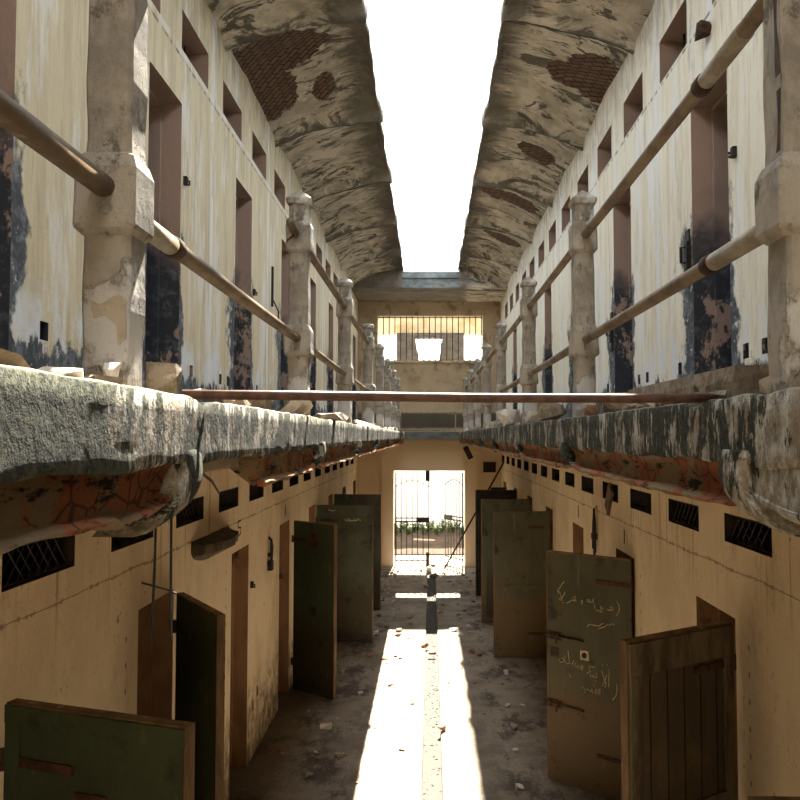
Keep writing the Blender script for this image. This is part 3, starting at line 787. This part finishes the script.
# ------------------------------------------------------------------ rubble on the galleries
PLACED = []
def clear(x, y, r): return all(math.hypot(x - a, y - b) > (r + q) * 1.25 for a, b, q in PLACED)
def rock(x, y, z, sx, sy, sz, mat, label, cat='rubble', group=None, rz=None, seed=1, n=16, name='concrete_chunk', tilt=0):
    bm = B(); chunk(bm, (0, 0, 0), sx, sy, sz, n, rz, seed)
    if tilt: bmesh.ops.rotate(bm, verts=bm.verts, matrix=Matrix.Rotation(tilt, 3, 'Y'))
    lo = min(v.co.z for v in bm.verts)
    for v in bm.verts: v.co.z -= lo
    o = tag(link(name, bm, mat), label, cat, group); o.location = (x, y, z); PLACED.append((x, y, max(sx, sy))); return o
ZG = 3.082
rock(-.60, 1.80, ZG, .042, .02, .045, M['rubble'], 'tilted flat slab fragment leaning beside the nearest left post', seed=11, rz=.1, n=20)
rock(-.60, 1.10, ZG + .003, .045, .05, .018, M['rubble'], 'rounded plaster lump on the left gallery edge at the left picture edge', seed=12)
rock(-.575, 1.24, ZG + .003, .035, .03, .012, M['white'], 'thin white plaster flake on the left gallery edge before the nearest post', seed=13)
rock(-.572, 1.43, ZG + .003, .014, .018, .026, M['white'], 'small white wedge of plaster against the foot of the nearest left post', seed=14)
rock(-.56, 1.36, ZG, .03, .03, .012, M['rubble'], 'flat crumb of plaster in front of the nearest left post', seed=15)
rock(-.59, 2.75, ZG, .065, .06, .035, M['rubble'], 'angular pale chunk on the left gallery edge behind the crossing bar', seed=16)
rock(-.60, 2.45, ZG, .05, .05, .022, M['rubble'], 'low pale chunk on the left gallery edge just past the nearest post', seed=17)
rock(-.60, 3.55, ZG, .07, .08, .045, M['white'], 'large block of fallen plaster before the second left post', seed=18)
rock(-.57, 4.5, ZG, .07, .09, .025, M['rubble'], 'flat slab fragment on the left gallery edge past the second post', seed=19)
rock(-.56, 7.0, ZG, .10, .12, .02, M['white'], 'bright flat fragment on the left gallery edge past the third post', seed=20, tilt=.3)
rock(.76, 3.30, ZG, .06, .09, .05, M['rubble'], 'squared concrete block on the right gallery beyond the broken kerb', seed=21)
rock(.74, 3.62, ZG, .035, .04, .03, M['brick'], 'small orange brick piece before the second right post', seed=22, name='brick_piece')
rock(.72, 1.46, ZG, .03, .025, .045, M['rubble'], 'crumbled lump at the foot of the nearest right post', seed=23)
rock(.70, 1.62, ZG, .025, .03, .02, M['dust'], 'low lump beside the foot of the nearest right post', seed=24)
rock(.75, 4.9, ZG, .08, .10, .07, M['rubble'], 'rounded boulder of rubble past the second right post', seed=25)
rock(.73, 5.6, ZG, .06, .08, .05, M['white'], 'pale rubble lump before the third right post', seed=26)
rock(.74, 7.2, ZG, .10, .14, .085, M['white'], 'large pale rubble heap stone past the third right post', seed=27)
rock(.76, 9.4, ZG, .09, .12, .06, M['white'], 'pale rubble stone past the fourth right post', seed=28)
rock(-.60, 5.3, ZG, .06, .07, .04, M['rubble'], 'grey rubble stone before the third left post', seed=29)
R2 = random.Random(5)
def near_post(y): return any(abs(y - q) < .13 for q in PY)
for side in (-1, 1):
    sd = 'left' if side < 0 else 'right'
    k = 0
    while k < 46:
        y = 1.0 + 15.5 * R2.random() ** 1.35
        if near_post(y) or (side > 0 and 1.9 < y < 3.1): continue
        x = side * R2.uniform(.575 if side < 0 else .71, .78 if side < 0 else .9)
        s = R2.uniform(.008, .024) * (1 + y / 14)
        if not clear(x, y, s * 1.6): k += .1; continue
        rock(x, y, ZG - .004, s * 1.5, s * 1.6, s * .8, M[R2.choice(['rubble', 'white', 'dust', 'rubble'])],
             f'small crumb of fallen plaster on the {sd} gallery edge', group=f'plaster crumbs on the {sd} gallery edge', seed=int(100 + k * 7 + side * 300), n=10, name='plaster_crumb'); k += 1
bm = B()
for side in (-1, 1):
    for q in range(700):
        y = R2.uniform(.9, 17); x = side * R2.uniform(.56 if side < 0 else .7, 1.2)
        chunk(bm, (x, y, 3.073), R2.uniform(.004, .012), R2.uniform(.004, .014), R2.uniform(.004, .010), 7, seed=q + side)
tag(link('gravel', bm, M['rubble']), 'fine plaster grit scattered over both gallery edges', 'grit', kind='stuff')

# ------------------------------------------------------------------ debris on the lower floor
keyf = [(.14, 8.28, .075, .05, .045, 'brick', 'orange brick piece lying in the sunlight beside the drain, nearest to the viewer'),
        (-.03, 11.55, .12, .06, .04, 'brick', 'long orange brick fragment lying over the drain in the far sunlight'),
        (.05, 11.15, .07, .05, .03, 'rubble', 'pale fragment against the long brick over the drain'),
        (.86, 8.35, .09, .07, .035, 'rubble', 'brown lump in shade right of the sunlit strip'),
        (.60, 11.2, .06, .05, .05, 'brick', 'upright brick bit right of the sunlight near the third right door leaf'),
        (.70, 11.05, .06, .05, .05, 'brick', 'tilted brick bit beside the upright one right of the sunlight'),
        (.98, 10.2, .045, .045, .045, 'white', 'white round stone before the third right door leaf'),
        (.88, 9.0, .045, .04, .03, 'white', 'white stone midway along the shaded floor right of the sunlight'),
        (.83, 7.75, .04, .035, .03, 'white', 'white stone in the shade right of the sunlight, near the lower edge'),
        (.78, 6.95, .045, .04, .03, 'white', 'white stone lowest on the right of the sunlight'),
        (-1.05, 8.35, .09, .06, .04, 'white', 'large pale brick lying in shade near the left wall'),
        (-.83, 7.62, .07, .045, .035, 'rubble', 'pale brick bit left of the sunlit strip'),
        (-1.06, 7.2, .06, .04, .03, 'rubble', 'pale brick bit near the lower edge left of the sunlight'),
        (-1.23, 7.0, .05, .035, .02, 'rubble', 'small flat stone lowest on the left near the wall'),
        (-.79, 9.45, .04, .035, .02, 'white', 'small white stone before the open left door leaf'),
        (-.80, 11.0, .08, .05, .04, 'brick', 'brown brick half left of the sunlight'),
        (-.60, 10.9, .08, .05, .035, 'brick', 'brown brick at the left border of the sunlight'),
        (-.98, 11.25, .06, .05, .03, 'brick', 'brown stone behind the tall left door leaf edge'),
        (.48, 12.2, .06, .05, .03, 'white', 'white stone just right of the sunlight end'),
        (.62, 12.7, .07, .05, .04, 'white', 'white stone of the pile beyond the sunlight'),
        (.10, 16.9, .12, .09, .10, 'rubble', 'dark rock at the inner edge of the gate light'),
        (-.02, 17.4, .10, .10, .09, 'white', 'bright stone lying in the drain at the gateway'),
        (.02, 17.95, .08, .10, .08, 'white', 'bright stone in the gateway behind the other one'),
        (-.06, 15.9, .08, .08, .06, 'rubble', 'grey stone in the shaded drain near the gate'),
        (-.62, 7.05, .02, .02, .012, 'brick', 'tiny brown stone in sunlight at the left near border'),]
for i, (x, y, a, b, c, m, lab) in enumerate(keyf):
    rock(x, y, 0, a * .8, b * .8, c * .7, M[m], lab, seed=400 + i, n=15, name='brick_piece' if m == 'brick' else 'stone', cat='brick' if m == 'brick' else 'stone')
k = 0
while k < 260:
    x = R2.uniform(-1.5, 1.5); y = 6.4 + 11.5 * R2.random() ** .6
    if -.09 < x < .15 or any(abs(y - q) < .12 and abs(x) > .7 for q in (9.2, 9.4, 9.6, 11.76, 13.88, 10.95, 12.97, 15.1, 6.6, 6.85, 7.1)) or (abs(x) < .45 and R2.random() < .75): continue
    s = R2.uniform(.008, .024) * (1 + (y > 12) * .8)
    if not clear(x, y, s * 1.5): continue
    sd = 'left' if x < 0 else 'right'; fa = 'far, before the gate' if y > 12.6 else 'near'
    rock(x, y, .001, s * 1.5, s * 1.5, s * .7, M[R2.choice(['rubble', 'white', 'brick', 'dust', 'rubble'])],
         f'small loose stone on the {sd} half of the corridor floor, {fa}', 'stone', f'loose stones on the {sd} floor, {fa}', seed=600 + k, n=9, name='pebble'); k += 1
bm = B()
for q in range(2600):
    x = R2.uniform(-1.6, 1.6); y = 6 + 12.3 * R2.random()
    if abs(x) < .5 and 6 < y < 12.6 and R2.random() < .8: continue
    s = R2.uniform(.003, .011); chunk(bm, (x, y, .001), s * 1.4, s * 1.4, s * .7, 6, seed=q)
tag(link('floor_grit', bm, M['dust']), 'fine dark grit scattered over the corridor floor', 'grit', kind='stuff')
bm = B()
for q in range(420):
    x = R2.uniform(-.05, .11); y = 6 + 12.3 * R2.random(); s = R2.uniform(.004, .014)
    chunk(bm, (x + .0032 * (y - 6.7), y, -.054), s * 1.3, s * 1.3, s * .6, 7, seed=q)
tag(link('drain_gravel', bm, M['drain']), 'gravel and silt lying in the floor drain', 'gravel', kind='stuff')

# ------------------------------------------------------------------ cell door leaves
def leaf(hx, hy, fx, fy, h, mat, label, face, z0=.02, kind='sheet', bolts=(), t=.045, group=None):
    """face = -1: camera sees local -y, +1: local +y"""
    W = math.hypot(fx - hx, fy - hy); rz = math.atan2(fy - hy, fx - hx)
    o = empty('cell_door', (hx, hy, z0), label, 'door', rz, group)
    H = h - z0
    bm = B(); box(bm, .0, W, -t / 2, t / 2, 0, H, 0, .004); link('panel', bm, mat, o)
    bm = B(); box(bm, W - .004, W + .008, -t / 2 - .002, t / 2 + .002, 0, H, 0, .002); link('edge_strip', bm, M['edgewood'], o)
    bm = B(); box(bm, 0, W + .008, -t / 2 - .002, t / 2 + .002, H - .006, H + .004, 0, .002); link('top_edge', bm, M['edgewood'], o)
    fy_ = face * t / 2
    for z in (.32, H - .21):
        bm = B(); a, b = sorted((fy_, fy_ + face * .008)); box(bm, -.01, W * .40, a, b, z - .018, z + .018, 0, .002)
        tube(bm, [(-.012, fy_ * 1.2, z - .04), (-.012, fy_ * 1.2, z + .04)], .014, 8); link('hinge', bm, M['rust'], o)
    return o, W, H, fy_
def bolt(o, W, fy_, face, z, ln=.26, off=.02):
    a, b = sorted((fy_, fy_ + face * .006)); bm = B(); box(bm, W - off - .14, W - off, a, b, z - .035, z + .035, 0, .002)
    y = fy_ + face * .014
    tube(bm, [(W - off - ln, y, z - .004), (W - off + .03, y, z + .004)], .009, 8)
    for q in (.03, .11): box(bm, W - off - q - .01, W - off - q + .01, min(fy_, fy_ + face * .026), max(fy_, fy_ + face * .026), z - .022, z + .022)
    tube(bm, [(W - off - .10, y, z), (W - off - .10, y + face * .015, z - .06)], .007, 6)
    link('bolt', bm, M['rust'], o)
def frame_strips(o, W, H, fy_, face, wd=.055, mat=None):
    bm = B(); a, b = sorted((fy_, fy_ + face * .010))
    box(bm, 0, W, a, b, H - wd, H - .004); box(bm, W - wd, W - .004, a, b, 0, H - wd); box(bm, .004, wd, a, b, 0, H - wd); box(bm, wd, W - wd, a, b, 0, wd)
    link('frame_strip', bm, mat, o)
def peep(o, u, z, fy_, face, mat=None, r=.022, plate=.05):
    bm = B(); a, b = sorted((fy_, fy_ + face * .008)); box(bm, u - plate, u + plate, a, b, z - plate, z + plate, 0, .002)
    pl_ = link('peephole_plate', bm, mat or M['edgewood'], o)
    bm = B(); y = fy_ + face * .008
    tube(bm, [(u, y, z), (u, y + face * .006, z)], r, 12); link('peephole', bm, M['black'], pl_)

# left row
o, W, H, f = leaf(XL + .06, 3.10, -.835, 2.84, 1.99, M['greendoor'], 'green painted cell door at the lower left corner, only its top half in view', -1, z0=.03)
frame_strips(o, W, H, f, -1, .07, M['greendoor'])
bm = B(); box(bm, W * .42, W * .60, f - .012, f, H - .34, H - .28, 0, .002); link('latch_plate', bm, M['rust'], o)
o, W, H, f = leaf(XL + .05, 5.20, -1.17, 4.56, 1.99, M['greendoor'], 'almost black green cell door standing edge on beside the lower left corner door', -1)
o, W, H, f = leaf(XL + .06, 9.60, -1.065, 9.2, 1.99, M['greendoor'], 'dark green cell door ajar on the left, its free edge lit, before the taller looking grey ones', -1)
bm = B(); box(bm, W * .42, W * .62, f - .006, f, H - .30, H - .12, 0, .002); link('name_plate', bm, M['rust'], o); peep(o, W * .5, .95, f, -1, M['black'])
o, W, H, f = leaf(XL + .02, 11.78, -.815, 11.76, 1.985, M['greydoor'], 'grey green cell door fully open on the left with an oval peephole and faded chalk marks', -1)
frame_strips(o, W, H, f, -1, .05, M['greydoor'])
bm = B(); tube(bm, [(W * .5, f, 1.20), (W * .5, f - .015, 1.20)], [.085, .06], 16); bmesh.ops.scale(bm, vec=(1, 1, .62), space=Matrix.Translation((-W * .5, 0, -1.2)), verts=bm.verts); link('peephole', bm, M['olivedoor'], o)
bm = B()
def strokes(bm, L, U, Vz, y, r=.0035):
    for s in L:
        pts = [(U(a), y, Vz(b)) for a, b in s]
        if len(pts) == 1: pts = [pts[0], (pts[0][0] + .008, y, pts[0][2] - .004)]
        tube(bm, pts, r, 4)
Ug = lambda a: (300 + a / 8 - 320.5) / 52.5 * W
Vg = lambda b: H - (480 + b / 8 - 504.5) / 69 * 1.0
strokes(bm, [[(255, 315), (275, 322), (290, 305), (310, 318)], [(370, 305), (385, 318), (405, 300), (420, 318), (435, 318)], [(440, 300), (455, 316), (475, 300), (495, 318)], [(250, 230), (280, 240), (310, 232)], [(395, 320), (470, 316)]], Ug, Vg, f - .002, .004)
link('chalk_marks', bm, M['chalk'], o)
o, W, H, f = leaf(XL + .02, 13.92, -.83, 13.85, 1.99, M['greydoor'], 'plain grey cell door fully open on the left, the farthest of the left row', -1)

# right row
o, W, H, f = leaf(XR - .02, 2.22, .89, 2.24, 2.0, M['edgewood'], 'brown cell door top just showing at the lower right corner', 1)
o, W, H, f = leaf(XR - .055, 4.40, .965, 3.99, 1.99, M['planks'], 'weathered plank cell door with rails, strap hinge and bolt, nearest large one at right', 1, kind='planks')
bm = B(); a, b = sorted((f, f + .016)); box(bm, 0, W, a, b, H - .17, H - .01, 0, .003); link('top_rail', bm, M['railwood'], o)
bm = B(); box(bm, W - .085, W - .004, a, b, 0, H - .17, 0, .003); link('stile', bm, M['railwood'], o)
bm = B(); box(bm, 0, .07, a, b, 0, H - .17, 0, .003); link('stile', bm, M['railwood'], o)
bm = B(); box(bm, .07, W - .085, a, b, .98, 1.10, 0, .003); link('middle_rail', bm, M['railwood'], o)
bolt(o, W, f + .014, 1, 1.04, .34, -.01)
bm = B(); tube(bm, [(W * .42, f, .86), (W * .42, f + .004, .86)], .017, 12); link('pale_spot', bm, M['white'], o)

o, W, H, f = leaf(XR - .02, 6.58, 1.056, 7.10, 1.99, M['olivedoor'], 'olive cell door covered in chalked handwriting, wide open on the right', 1, z0=.03)
bolt(o, W, f, 1, H - .72, .36, .0); bolt(o, W, f, 1, H - 1.30, .36, .0)
bm = B(); box(bm, W - .11, W - .03, f, f + .008, H - .90, H - .82, 0, .002); link('keeper_plate', bm, M['rust'], o)
peep(o, W * (634 - 587) / 87, H - .84, f, 1, M['chalk'], .024, .04)
Uw = lambda a: (634 - (540 + a / 8)) / 87 * W
Vw1 = lambda b: H - (545 + b / 8 - 556.5) / 117.5
Vw2 = lambda b: H - (640 + b / 8 - 556.5) / 116
bm = B(); yy = f + .002
strokes(bm, [[(640, 420), (655, 440), (662, 470), (655, 500), (635, 530)],
    [(618, 488), (600, 470), (590, 472), (588, 490), (610, 494), (580, 494), (560, 492), (552, 478), (548, 493), (538, 480), (534, 494), (522, 492), (517, 476), (505, 478), (520, 500), (505, 512), (480, 512), (464, 495), (463, 470)], [(528, 515)], [(516, 520)],
    [(456, 420), (452, 460)], [(446, 425), (442, 458), (428, 457), (424, 430)], [(428, 457), (410, 456), (398, 446), (404, 432), (416, 442), (405, 454)],
    [(362, 455), (352, 448), (350, 460), (362, 460), (360, 472), (350, 482)],
    [(312, 462), (292, 465), (276, 445), (290, 436), (304, 446), (292, 465), (268, 462), (258, 474), (240, 484), (225, 496)], [(303, 428)],
    [(210, 320), (185, 350), (152, 400), (172, 418), (182, 446), (160, 472), (190, 476)], [(146, 398), (160, 425)], [(215, 402), (205, 425), (190, 452), (178, 470)], [(200, 490)],
    [(622, 600), (595, 598), (580, 612), (566, 606), (548, 624), (520, 640), (490, 654)], [(534, 603), (516, 614), (500, 630), (470, 632), (430, 630), (410, 634), (403, 655)]], Uw, Vw1, yy, .0036)
strokes(bm, [[(576, 200), (572, 250), (570, 312)], [(556, 225), (535, 285), (518, 316), (545, 318), (548, 280)], [(514, 198), (530, 250), (546, 300)], [(525, 155)], [(562, 148)], [(568, 186), (576, 190)],
    [(634, 280), (636, 320), (626, 370), (600, 405)],
    [(462, 185), (440, 190), (418, 184), (414, 210), (420, 225), (395, 246)], [(470, 226), (474, 262), (452, 264), (448, 244), (440, 264), (426, 264), (424, 248)], [(466, 290)],
    [(362, 190), (356, 230)], [(346, 192), (344, 226), (328, 220), (324, 192), (318, 214), (298, 210), (292, 190), (304, 184)],
    [(284, 166), (272, 200), (256, 196), (246, 180), (236, 100)], [(246, 196), (222, 206), (208, 186), (200, 160), (196, 196), (170, 206), (156, 184)], [(212, 150)], [(186, 168)],
    [(500, 340), (498, 388)], [(486, 346), (482, 384), (464, 384), (460, 360), (470, 352), (462, 380), (440, 384), (432, 350), (428, 380), (412, 376), (400, 362), (390, 376), (372, 374), (362, 352), (350, 370), (334, 350)], [(455, 324)], [(376, 392)],
    [(245, 284), (262, 308)]], Uw, Vw2, yy, .0036)
link('chalk_writing', bm, M['chalk'], o)
o, W, H, f = leaf(XR - .03, 10.92, .89, 10.95, 1.975, M['olivedoor'], 'dark olive cell door with raised border, third open leaf on the right', 1)
frame_strips(o, W, H, f, 1, .08, M['olivedoor'])
bm = B(); box(bm, .08, W - .08, f, f + .01, .92, .97); link('middle_rail', bm, M['olivedoor'], o)
o, W, H, f = leaf(XR - .03, 12.98, .855, 12.95, 1.98, M['greydoor'], 'grey brown cell door behind the dark olive one on the right', 1)
frame_strips(o, W, H, f, 1, .07, M['olivedoor'])
o, W, H, f = leaf(XR - .03, 15.1, .89, 15.1, 1.985, M['black'], 'black cell door farthest on the right', 1)
bm = B(); chunk(bm, (0, 0, 0), .17, .03, .028, 18, .1, 4)
q = tag(link('rag', bm, M['black']), 'dark crumpled rag lying on top of the black farthest right door', 'rag'); q.location = (1.32, 15.1, 2.01)

# ------------------------------------------------------------------ fittings and odds and ends
def on_wall(name, side, y, z, label, cat, build, mat):
    bm = B(); build(bm, -side); o = tag(link(name, bm, mat), label, cat); o.location = (XL if side < 0 else XR, y, z); return o
def hood(bm, s):
    n = 18; rows = []
    for q in range(n + 1):
        t = q / n; y = -.52 + 1.04 * t; d = .15 * math.sin(PI * t) ** .6 + .02
        j = mnoise.noise(Vector((t * 8, 2, 2))) * .02
        rows.append([bm.verts.new((0, y, .06 + j)), bm.verts.new((s * (d + j), y, .03 + j)), bm.verts.new((s * (d * .95 + j), y, -.03 - j)), bm.verts.new((0, y, -.10 * math.sin(PI * t) ** .5 - .02))])
    for a, b in zip(rows, rows[1:]):
        for k in range(4): bm.faces.new((a[k], a[(k + 1) % 4], b[(k + 1) % 4], b[k]))
    bm.faces.new(rows[0][::-1]); bm.faces.new(rows[-1])
on_wall('broken_canopy', -1, 6.12, 2.20, 'crumbling curved concrete canopy jutting from the lower left wall', 'canopy', hood, mat_simple('sooty_broken_concrete', (.10, .07, .045), (.04, .03, .02), 8, .95, (.20, .15, .09)))
def hanger(bm, s):
    tube(bm, [(0, 0, 0), (s * .03, .0, -.03), (s * .035, .03, -.10), (s * .03, .05, -.17), (s * .03, .01, -.24)], .014, 6)
    tube(bm, [(s * .03, 0, -.02), (s * .03, -.02, -.12), (s * .03, -.0, -.24)], .010, 6)
    box(bm, min(0, s * .05), max(0, s * .05), -.045, .045, -.34, -.24, 0, .008); box(bm, min(0, s * .045), max(0, s * .045), -.03, .03, -.20, -.16, 0, .006)
on_wall('lock_hasp', -1, 8.30, 1.96, 'rusty hanging lock hasp on the lower left wall between two doorways', 'hasp', hanger, M['black'])
def fork(bm, s):
    tube(bm, [(0, 0, .03), (s * .03, 0, 0), (s * .03, -.05, -.15), (s * .03, -.05, -.42)], .010, 6)
    tube(bm, [(s * .03, 0, 0), (s * .03, .05, -.14), (s * .03, .07, -.40)], .010, 6); tube(bm, [(s * .03, 0, 0), (s * .03, .0, -.46)], .012, 6)
    box(bm, min(0, s * .05), max(0, s * .05), -.02, .07, -.30, -.24, 0, .008)
on_wall('iron_bracket', 1, 8.02, 2.27, 'forked rusty iron bracket hanging on the lower right wall above the written door', 'bracket', fork, M['black'])
def latch(bm, s):
    box(bm, min(-s * .012, s * .025), max(-s * .012, s * .025), -.02, .02, -.03, .03, 0, .006); tube(bm, [(0, .01, 0), (s * .035, .01, 0), (s * .035, .0, -.03)], .007, 6)
for side, y, z, lab in [(-1, 7.50, 1.62, 'small iron latch hook beside the second lower left doorway'), (-1, 9.02 - .09, 1.45, 'small iron latch hook left of the ajar green door'), (-1, 5.36, .95, 'low iron latch hook beside the edge on black door'),
                        (1, 9.5, 1.5, 'small iron latch hook on the lower right wall beside the third doorway'), (-1, 5.33, 4.72, 'iron latch stub on the upper left wall beside the nearest full doorway'), (-1, 7.47, 4.35, 'iron latch stub on the upper left wall beside the second doorway'),
                        (1, 4.31, 4.55, 'iron latch stub on the upper right wall beside the nearest doorway')]:
    on_wall('latch_hook', side, y, z, lab, 'latch', latch, M['black'])
def strap(bm, s):
    box(bm, -.012 if s > 0 else -.02, .02 if s > 0 else .012, -.02, .02, -.42, 0, 0, .003); tube(bm, [(s * .02, 0, -.36), (s * .06, .08, -.46), (s * .04, .16, -.56)], .008, 6)
on_wall('iron_strap', -1, 8.35, 4.78, 'upright iron strap on the upper left wall before the second left post', 'strap', strap, M['black'])
def hasp2(bm, s):
    box(bm, min(-s * .01, s * .012), max(-s * .01, s * .012), -.05, .03, .02, .38, 0, .003)
    box(bm, min(0, s * .03), max(0, s * .03), -.06, .0, .10, .30, 0, .006); tube(bm, [(s * .03, -.04, .26), (s * .06, -.04, .26), (s * .06, -.04, .16), (s * .03, -.04, .16)], .009, 6)
on_wall('lock_plate', 1, 5.13, 3.95, 'small blackened lock plate with hasp beside the nearest upper right doorway', 'lock plate', hasp2, M['black'])
on_wall('lock_plate', 1, 7.28, 3.75, 'small blackened lock plate with hasp beside the second upper right doorway', 'lock plate', hasp2, M['black'])
def flake(bm, s): chunk(bm, (s * .03, 0, 0), .05, .06, .05, 22, 0, 9)
on_wall('rusty_bracket', 1, 4.70, 5.44, 'rusted lump of iron sticking out of the upper right wall over the nearest doorway', 'bracket', flake, M['rust'])

# iron rods hanging from the first left bracket
rd = empty('hanging_iron_rods', (-.555, 1.68, 2.60), 'pair of thin iron rods with a cross wire hanging under the left gallery', 'rods')
for q, (x, b, tp) in enumerate([(-.014, -.005, .22), (.018, .002, .27)]):
    bm = B(); tube(bm, [(x, 0, tp), (x + b * .3, 0, .12), (x + b, 0, 0), (x + b * 1.4, 0, -.02)], .0028, 6); link('rod', bm, M['black'], rd)
bm = B(); tube(bm, [(-.042, 0, .095), (-.014, -.002, .088), (.018, .002, .078), (.03, 0, .072)], .0022, 6); link('cross_wire', bm, M['black'], rd)
bm = B(); tube(bm, [(-.545, 1.86, 2.93), (-.62, 2.3, 2.87), (-.82, 3.15, 2.775)], .004, 6)
tag(link('loose_rebar', bm, M['rust']), 'thin loose reinforcing rod slanting under the left gallery where the beam has fallen away', 'rod')

# leaning pole, board, sign, lamp at the far end
bm = B(); tube(bm, [(.37, 18.3, .01), (1.655, 17.6, 2.43)], .020, 8)
tag(link('leaning_pole', bm, M['black'], smooth=True), 'long dark pole leaning from the gate threshold against the right wall', 'pole')
bm = B(); box(bm, 1.27, 1.56, 18.57, 18.6, 2.16, 2.40, 0, .004)
tag(link('wall_board', bm, M['sign']), 'small dark brown board on the far end wall right of the gate', 'board')
bm = B(); box(bm, -.06, .06, -.04, .04, -.15, .15, 0, .01)
q = tag(link('hanging_box', bm, M['black']), 'dark box hanging askew below the end of the right gallery', 'box'); q.location = (.88, 17.85, 2.63); q.rotation_euler = (0, -.45, 0)
bm = B(); box(bm, -.015, .015, -.07, .07, -.14, .14, 0, .006)
q = tag(link('loose_board', bm, M['sign'] if False else mat_simple('dusty_brown_board', (.16, .11, .06), (.09, .06, .035), 8, .9)), 'loose brown board stuck askew in a lower right wall vent', 'board'); q.location = (1.667, 7.42, 2.42); q.rotation_euler = (.65, 0, 0)

# grilles in the lower vents and bars in the upper vents
def grille(side, y, w, za, zb, label, n=7):
    X = (XL - .03) if side < 0 else (XR + .03); bm = B(); H = zb - za
    for k in range(-2, n + 3):
        for sg in (-1, 1):
            a = k * w / n; p = []
            t0, t1 = (0, 1)
            ya, yb = a, a + sg * H * 1.0
            if min(ya, yb) < 0 or max(ya, yb) > w: continue
            tube(bm, [(X, y + ya, za), (X, y + yb, zb)], .0035, 4, cap=False)
    tube(bm, [(X, y, za + .01), (X, y + w, za + .01)], .005, 4); tube(bm, [(X, y, zb - .01), (X, y + w, zb - .01)], .005, 4)
    return tag(link('vent_grille', bm, M['black'], fixn=False), label, 'vent grille', f'wire grilles in the lower {"left" if side < 0 else "right"} wall vents')
for side in (-1, 1):
    st, per, w, za, zb = LV[side]; sd = 'left' if side < 0 else 'right'
    for k, y in enumerate([q for q in rng(st, per, 2.6, 9)]):
        if k > 5: break
        grille(side, y, w, za, zb, f'rusty wire grille in the {ORD[k]} vent of the lower {sd} wall', 8)
    st, per, w, za, zb = UV[side]
    for k, y in enumerate(rng(st, per, 4.9, 9.6)):
        X = XL - .14 if side < 0 else XR + .14; bm = B()
        for q in range(1, 5): tube(bm, [(X, y + w * q / 5, za), (X, y + w * q / 5, zb)], .008, 5, cap=False)
        tag(link('vent_bars', bm, M['black']), f'iron bars in the {ORD[k]} visible vent of the upper {sd} wall', 'vent bars', f'bars in the upper {sd} wall vents')

# stencilled numerals over the cell doors
def seg(bm, pts, y0, z0, X, s):
    tube(bm, [(X, y0 + a, z0 + b) for a, b in pts], .007, 4)
for side, y, z, pts, lab in [(-1, 7.02, 2.13, [(.05, .13), (-.05, .13), (-.05, .075), (.04, .07), (.045, .02), (-.05, 0)], 'small black painted 5 over a lower left doorway'),
                      (-1, 9.25, 2.09, [(0, .12), (0, 0)], 'small black painted 1 over the doorway of the ajar green door'),
                      (1, 9.0, 2.09, [(0, .14), (0, 0)], 'small black painted 1 over the third lower right doorway'),
                      (1, 6.9, 2.08, [(0, .12), (0, 0)], 'small black painted 1 over the doorway of the written door')]:
    bm = B(); seg(bm, pts, y, z, (XL if side < 0 else XR) , side)
    tag(link('painted_number', bm, M['ink']), lab, 'number')

# ------------------------------------------------------------------ light, sky, camera
w = bpy.data.worlds.new('hazy_sky'); S.world = w; w.use_nodes = True
bg = w.node_tree.nodes['Background']; bg.inputs[0].default_value = (.93, .97, 1.0, 1); bg.inputs[1].default_value = 4.7
ld = bpy.data.lights.new('sun', 'SUN'); ld.energy = 54; ld.angle = math.radians(.6); ld.color = (1, .93, .80)
so = bpy.data.objects.new('sun', ld); COL.objects.link(so)
d = Vector((-.029, -.667, -1.0)).normalized()
so.rotation_euler = d.to_track_quat('-Z', 'Y').to_euler(); so.location = (0, 10, 12)

cam = bpy.data.cameras.new('camera'); co = bpy.data.objects.new('camera', cam); COL.objects.link(co)
co.location = (0, 0, ZC); cam.sensor_width = 36; cam.lens = 36.0
co.rotation_euler = (PI / 2 + math.atan(36 / 800), 0, 0)
cam.shift_x = -28.5 / 800; cam.clip_start = .05; cam.clip_end = 200
S.camera = co
S.view_settings.view_transform = 'Standard'; S.view_settings.look = 'None'
S.view_settings.exposure = 0; S.view_settings.gamma = 1; S.view_settings.use_curve_mapping = False
S.cycles.max_bounces = 8; S.cycles.diffuse_bounces = 6; S.cycles.caustics_reflective = False; S.cycles.caustics_refractive = False
S.cycles.sample_clamp_indirect = 8
try: S.cycles.use_denoising = True
except Exception: pass
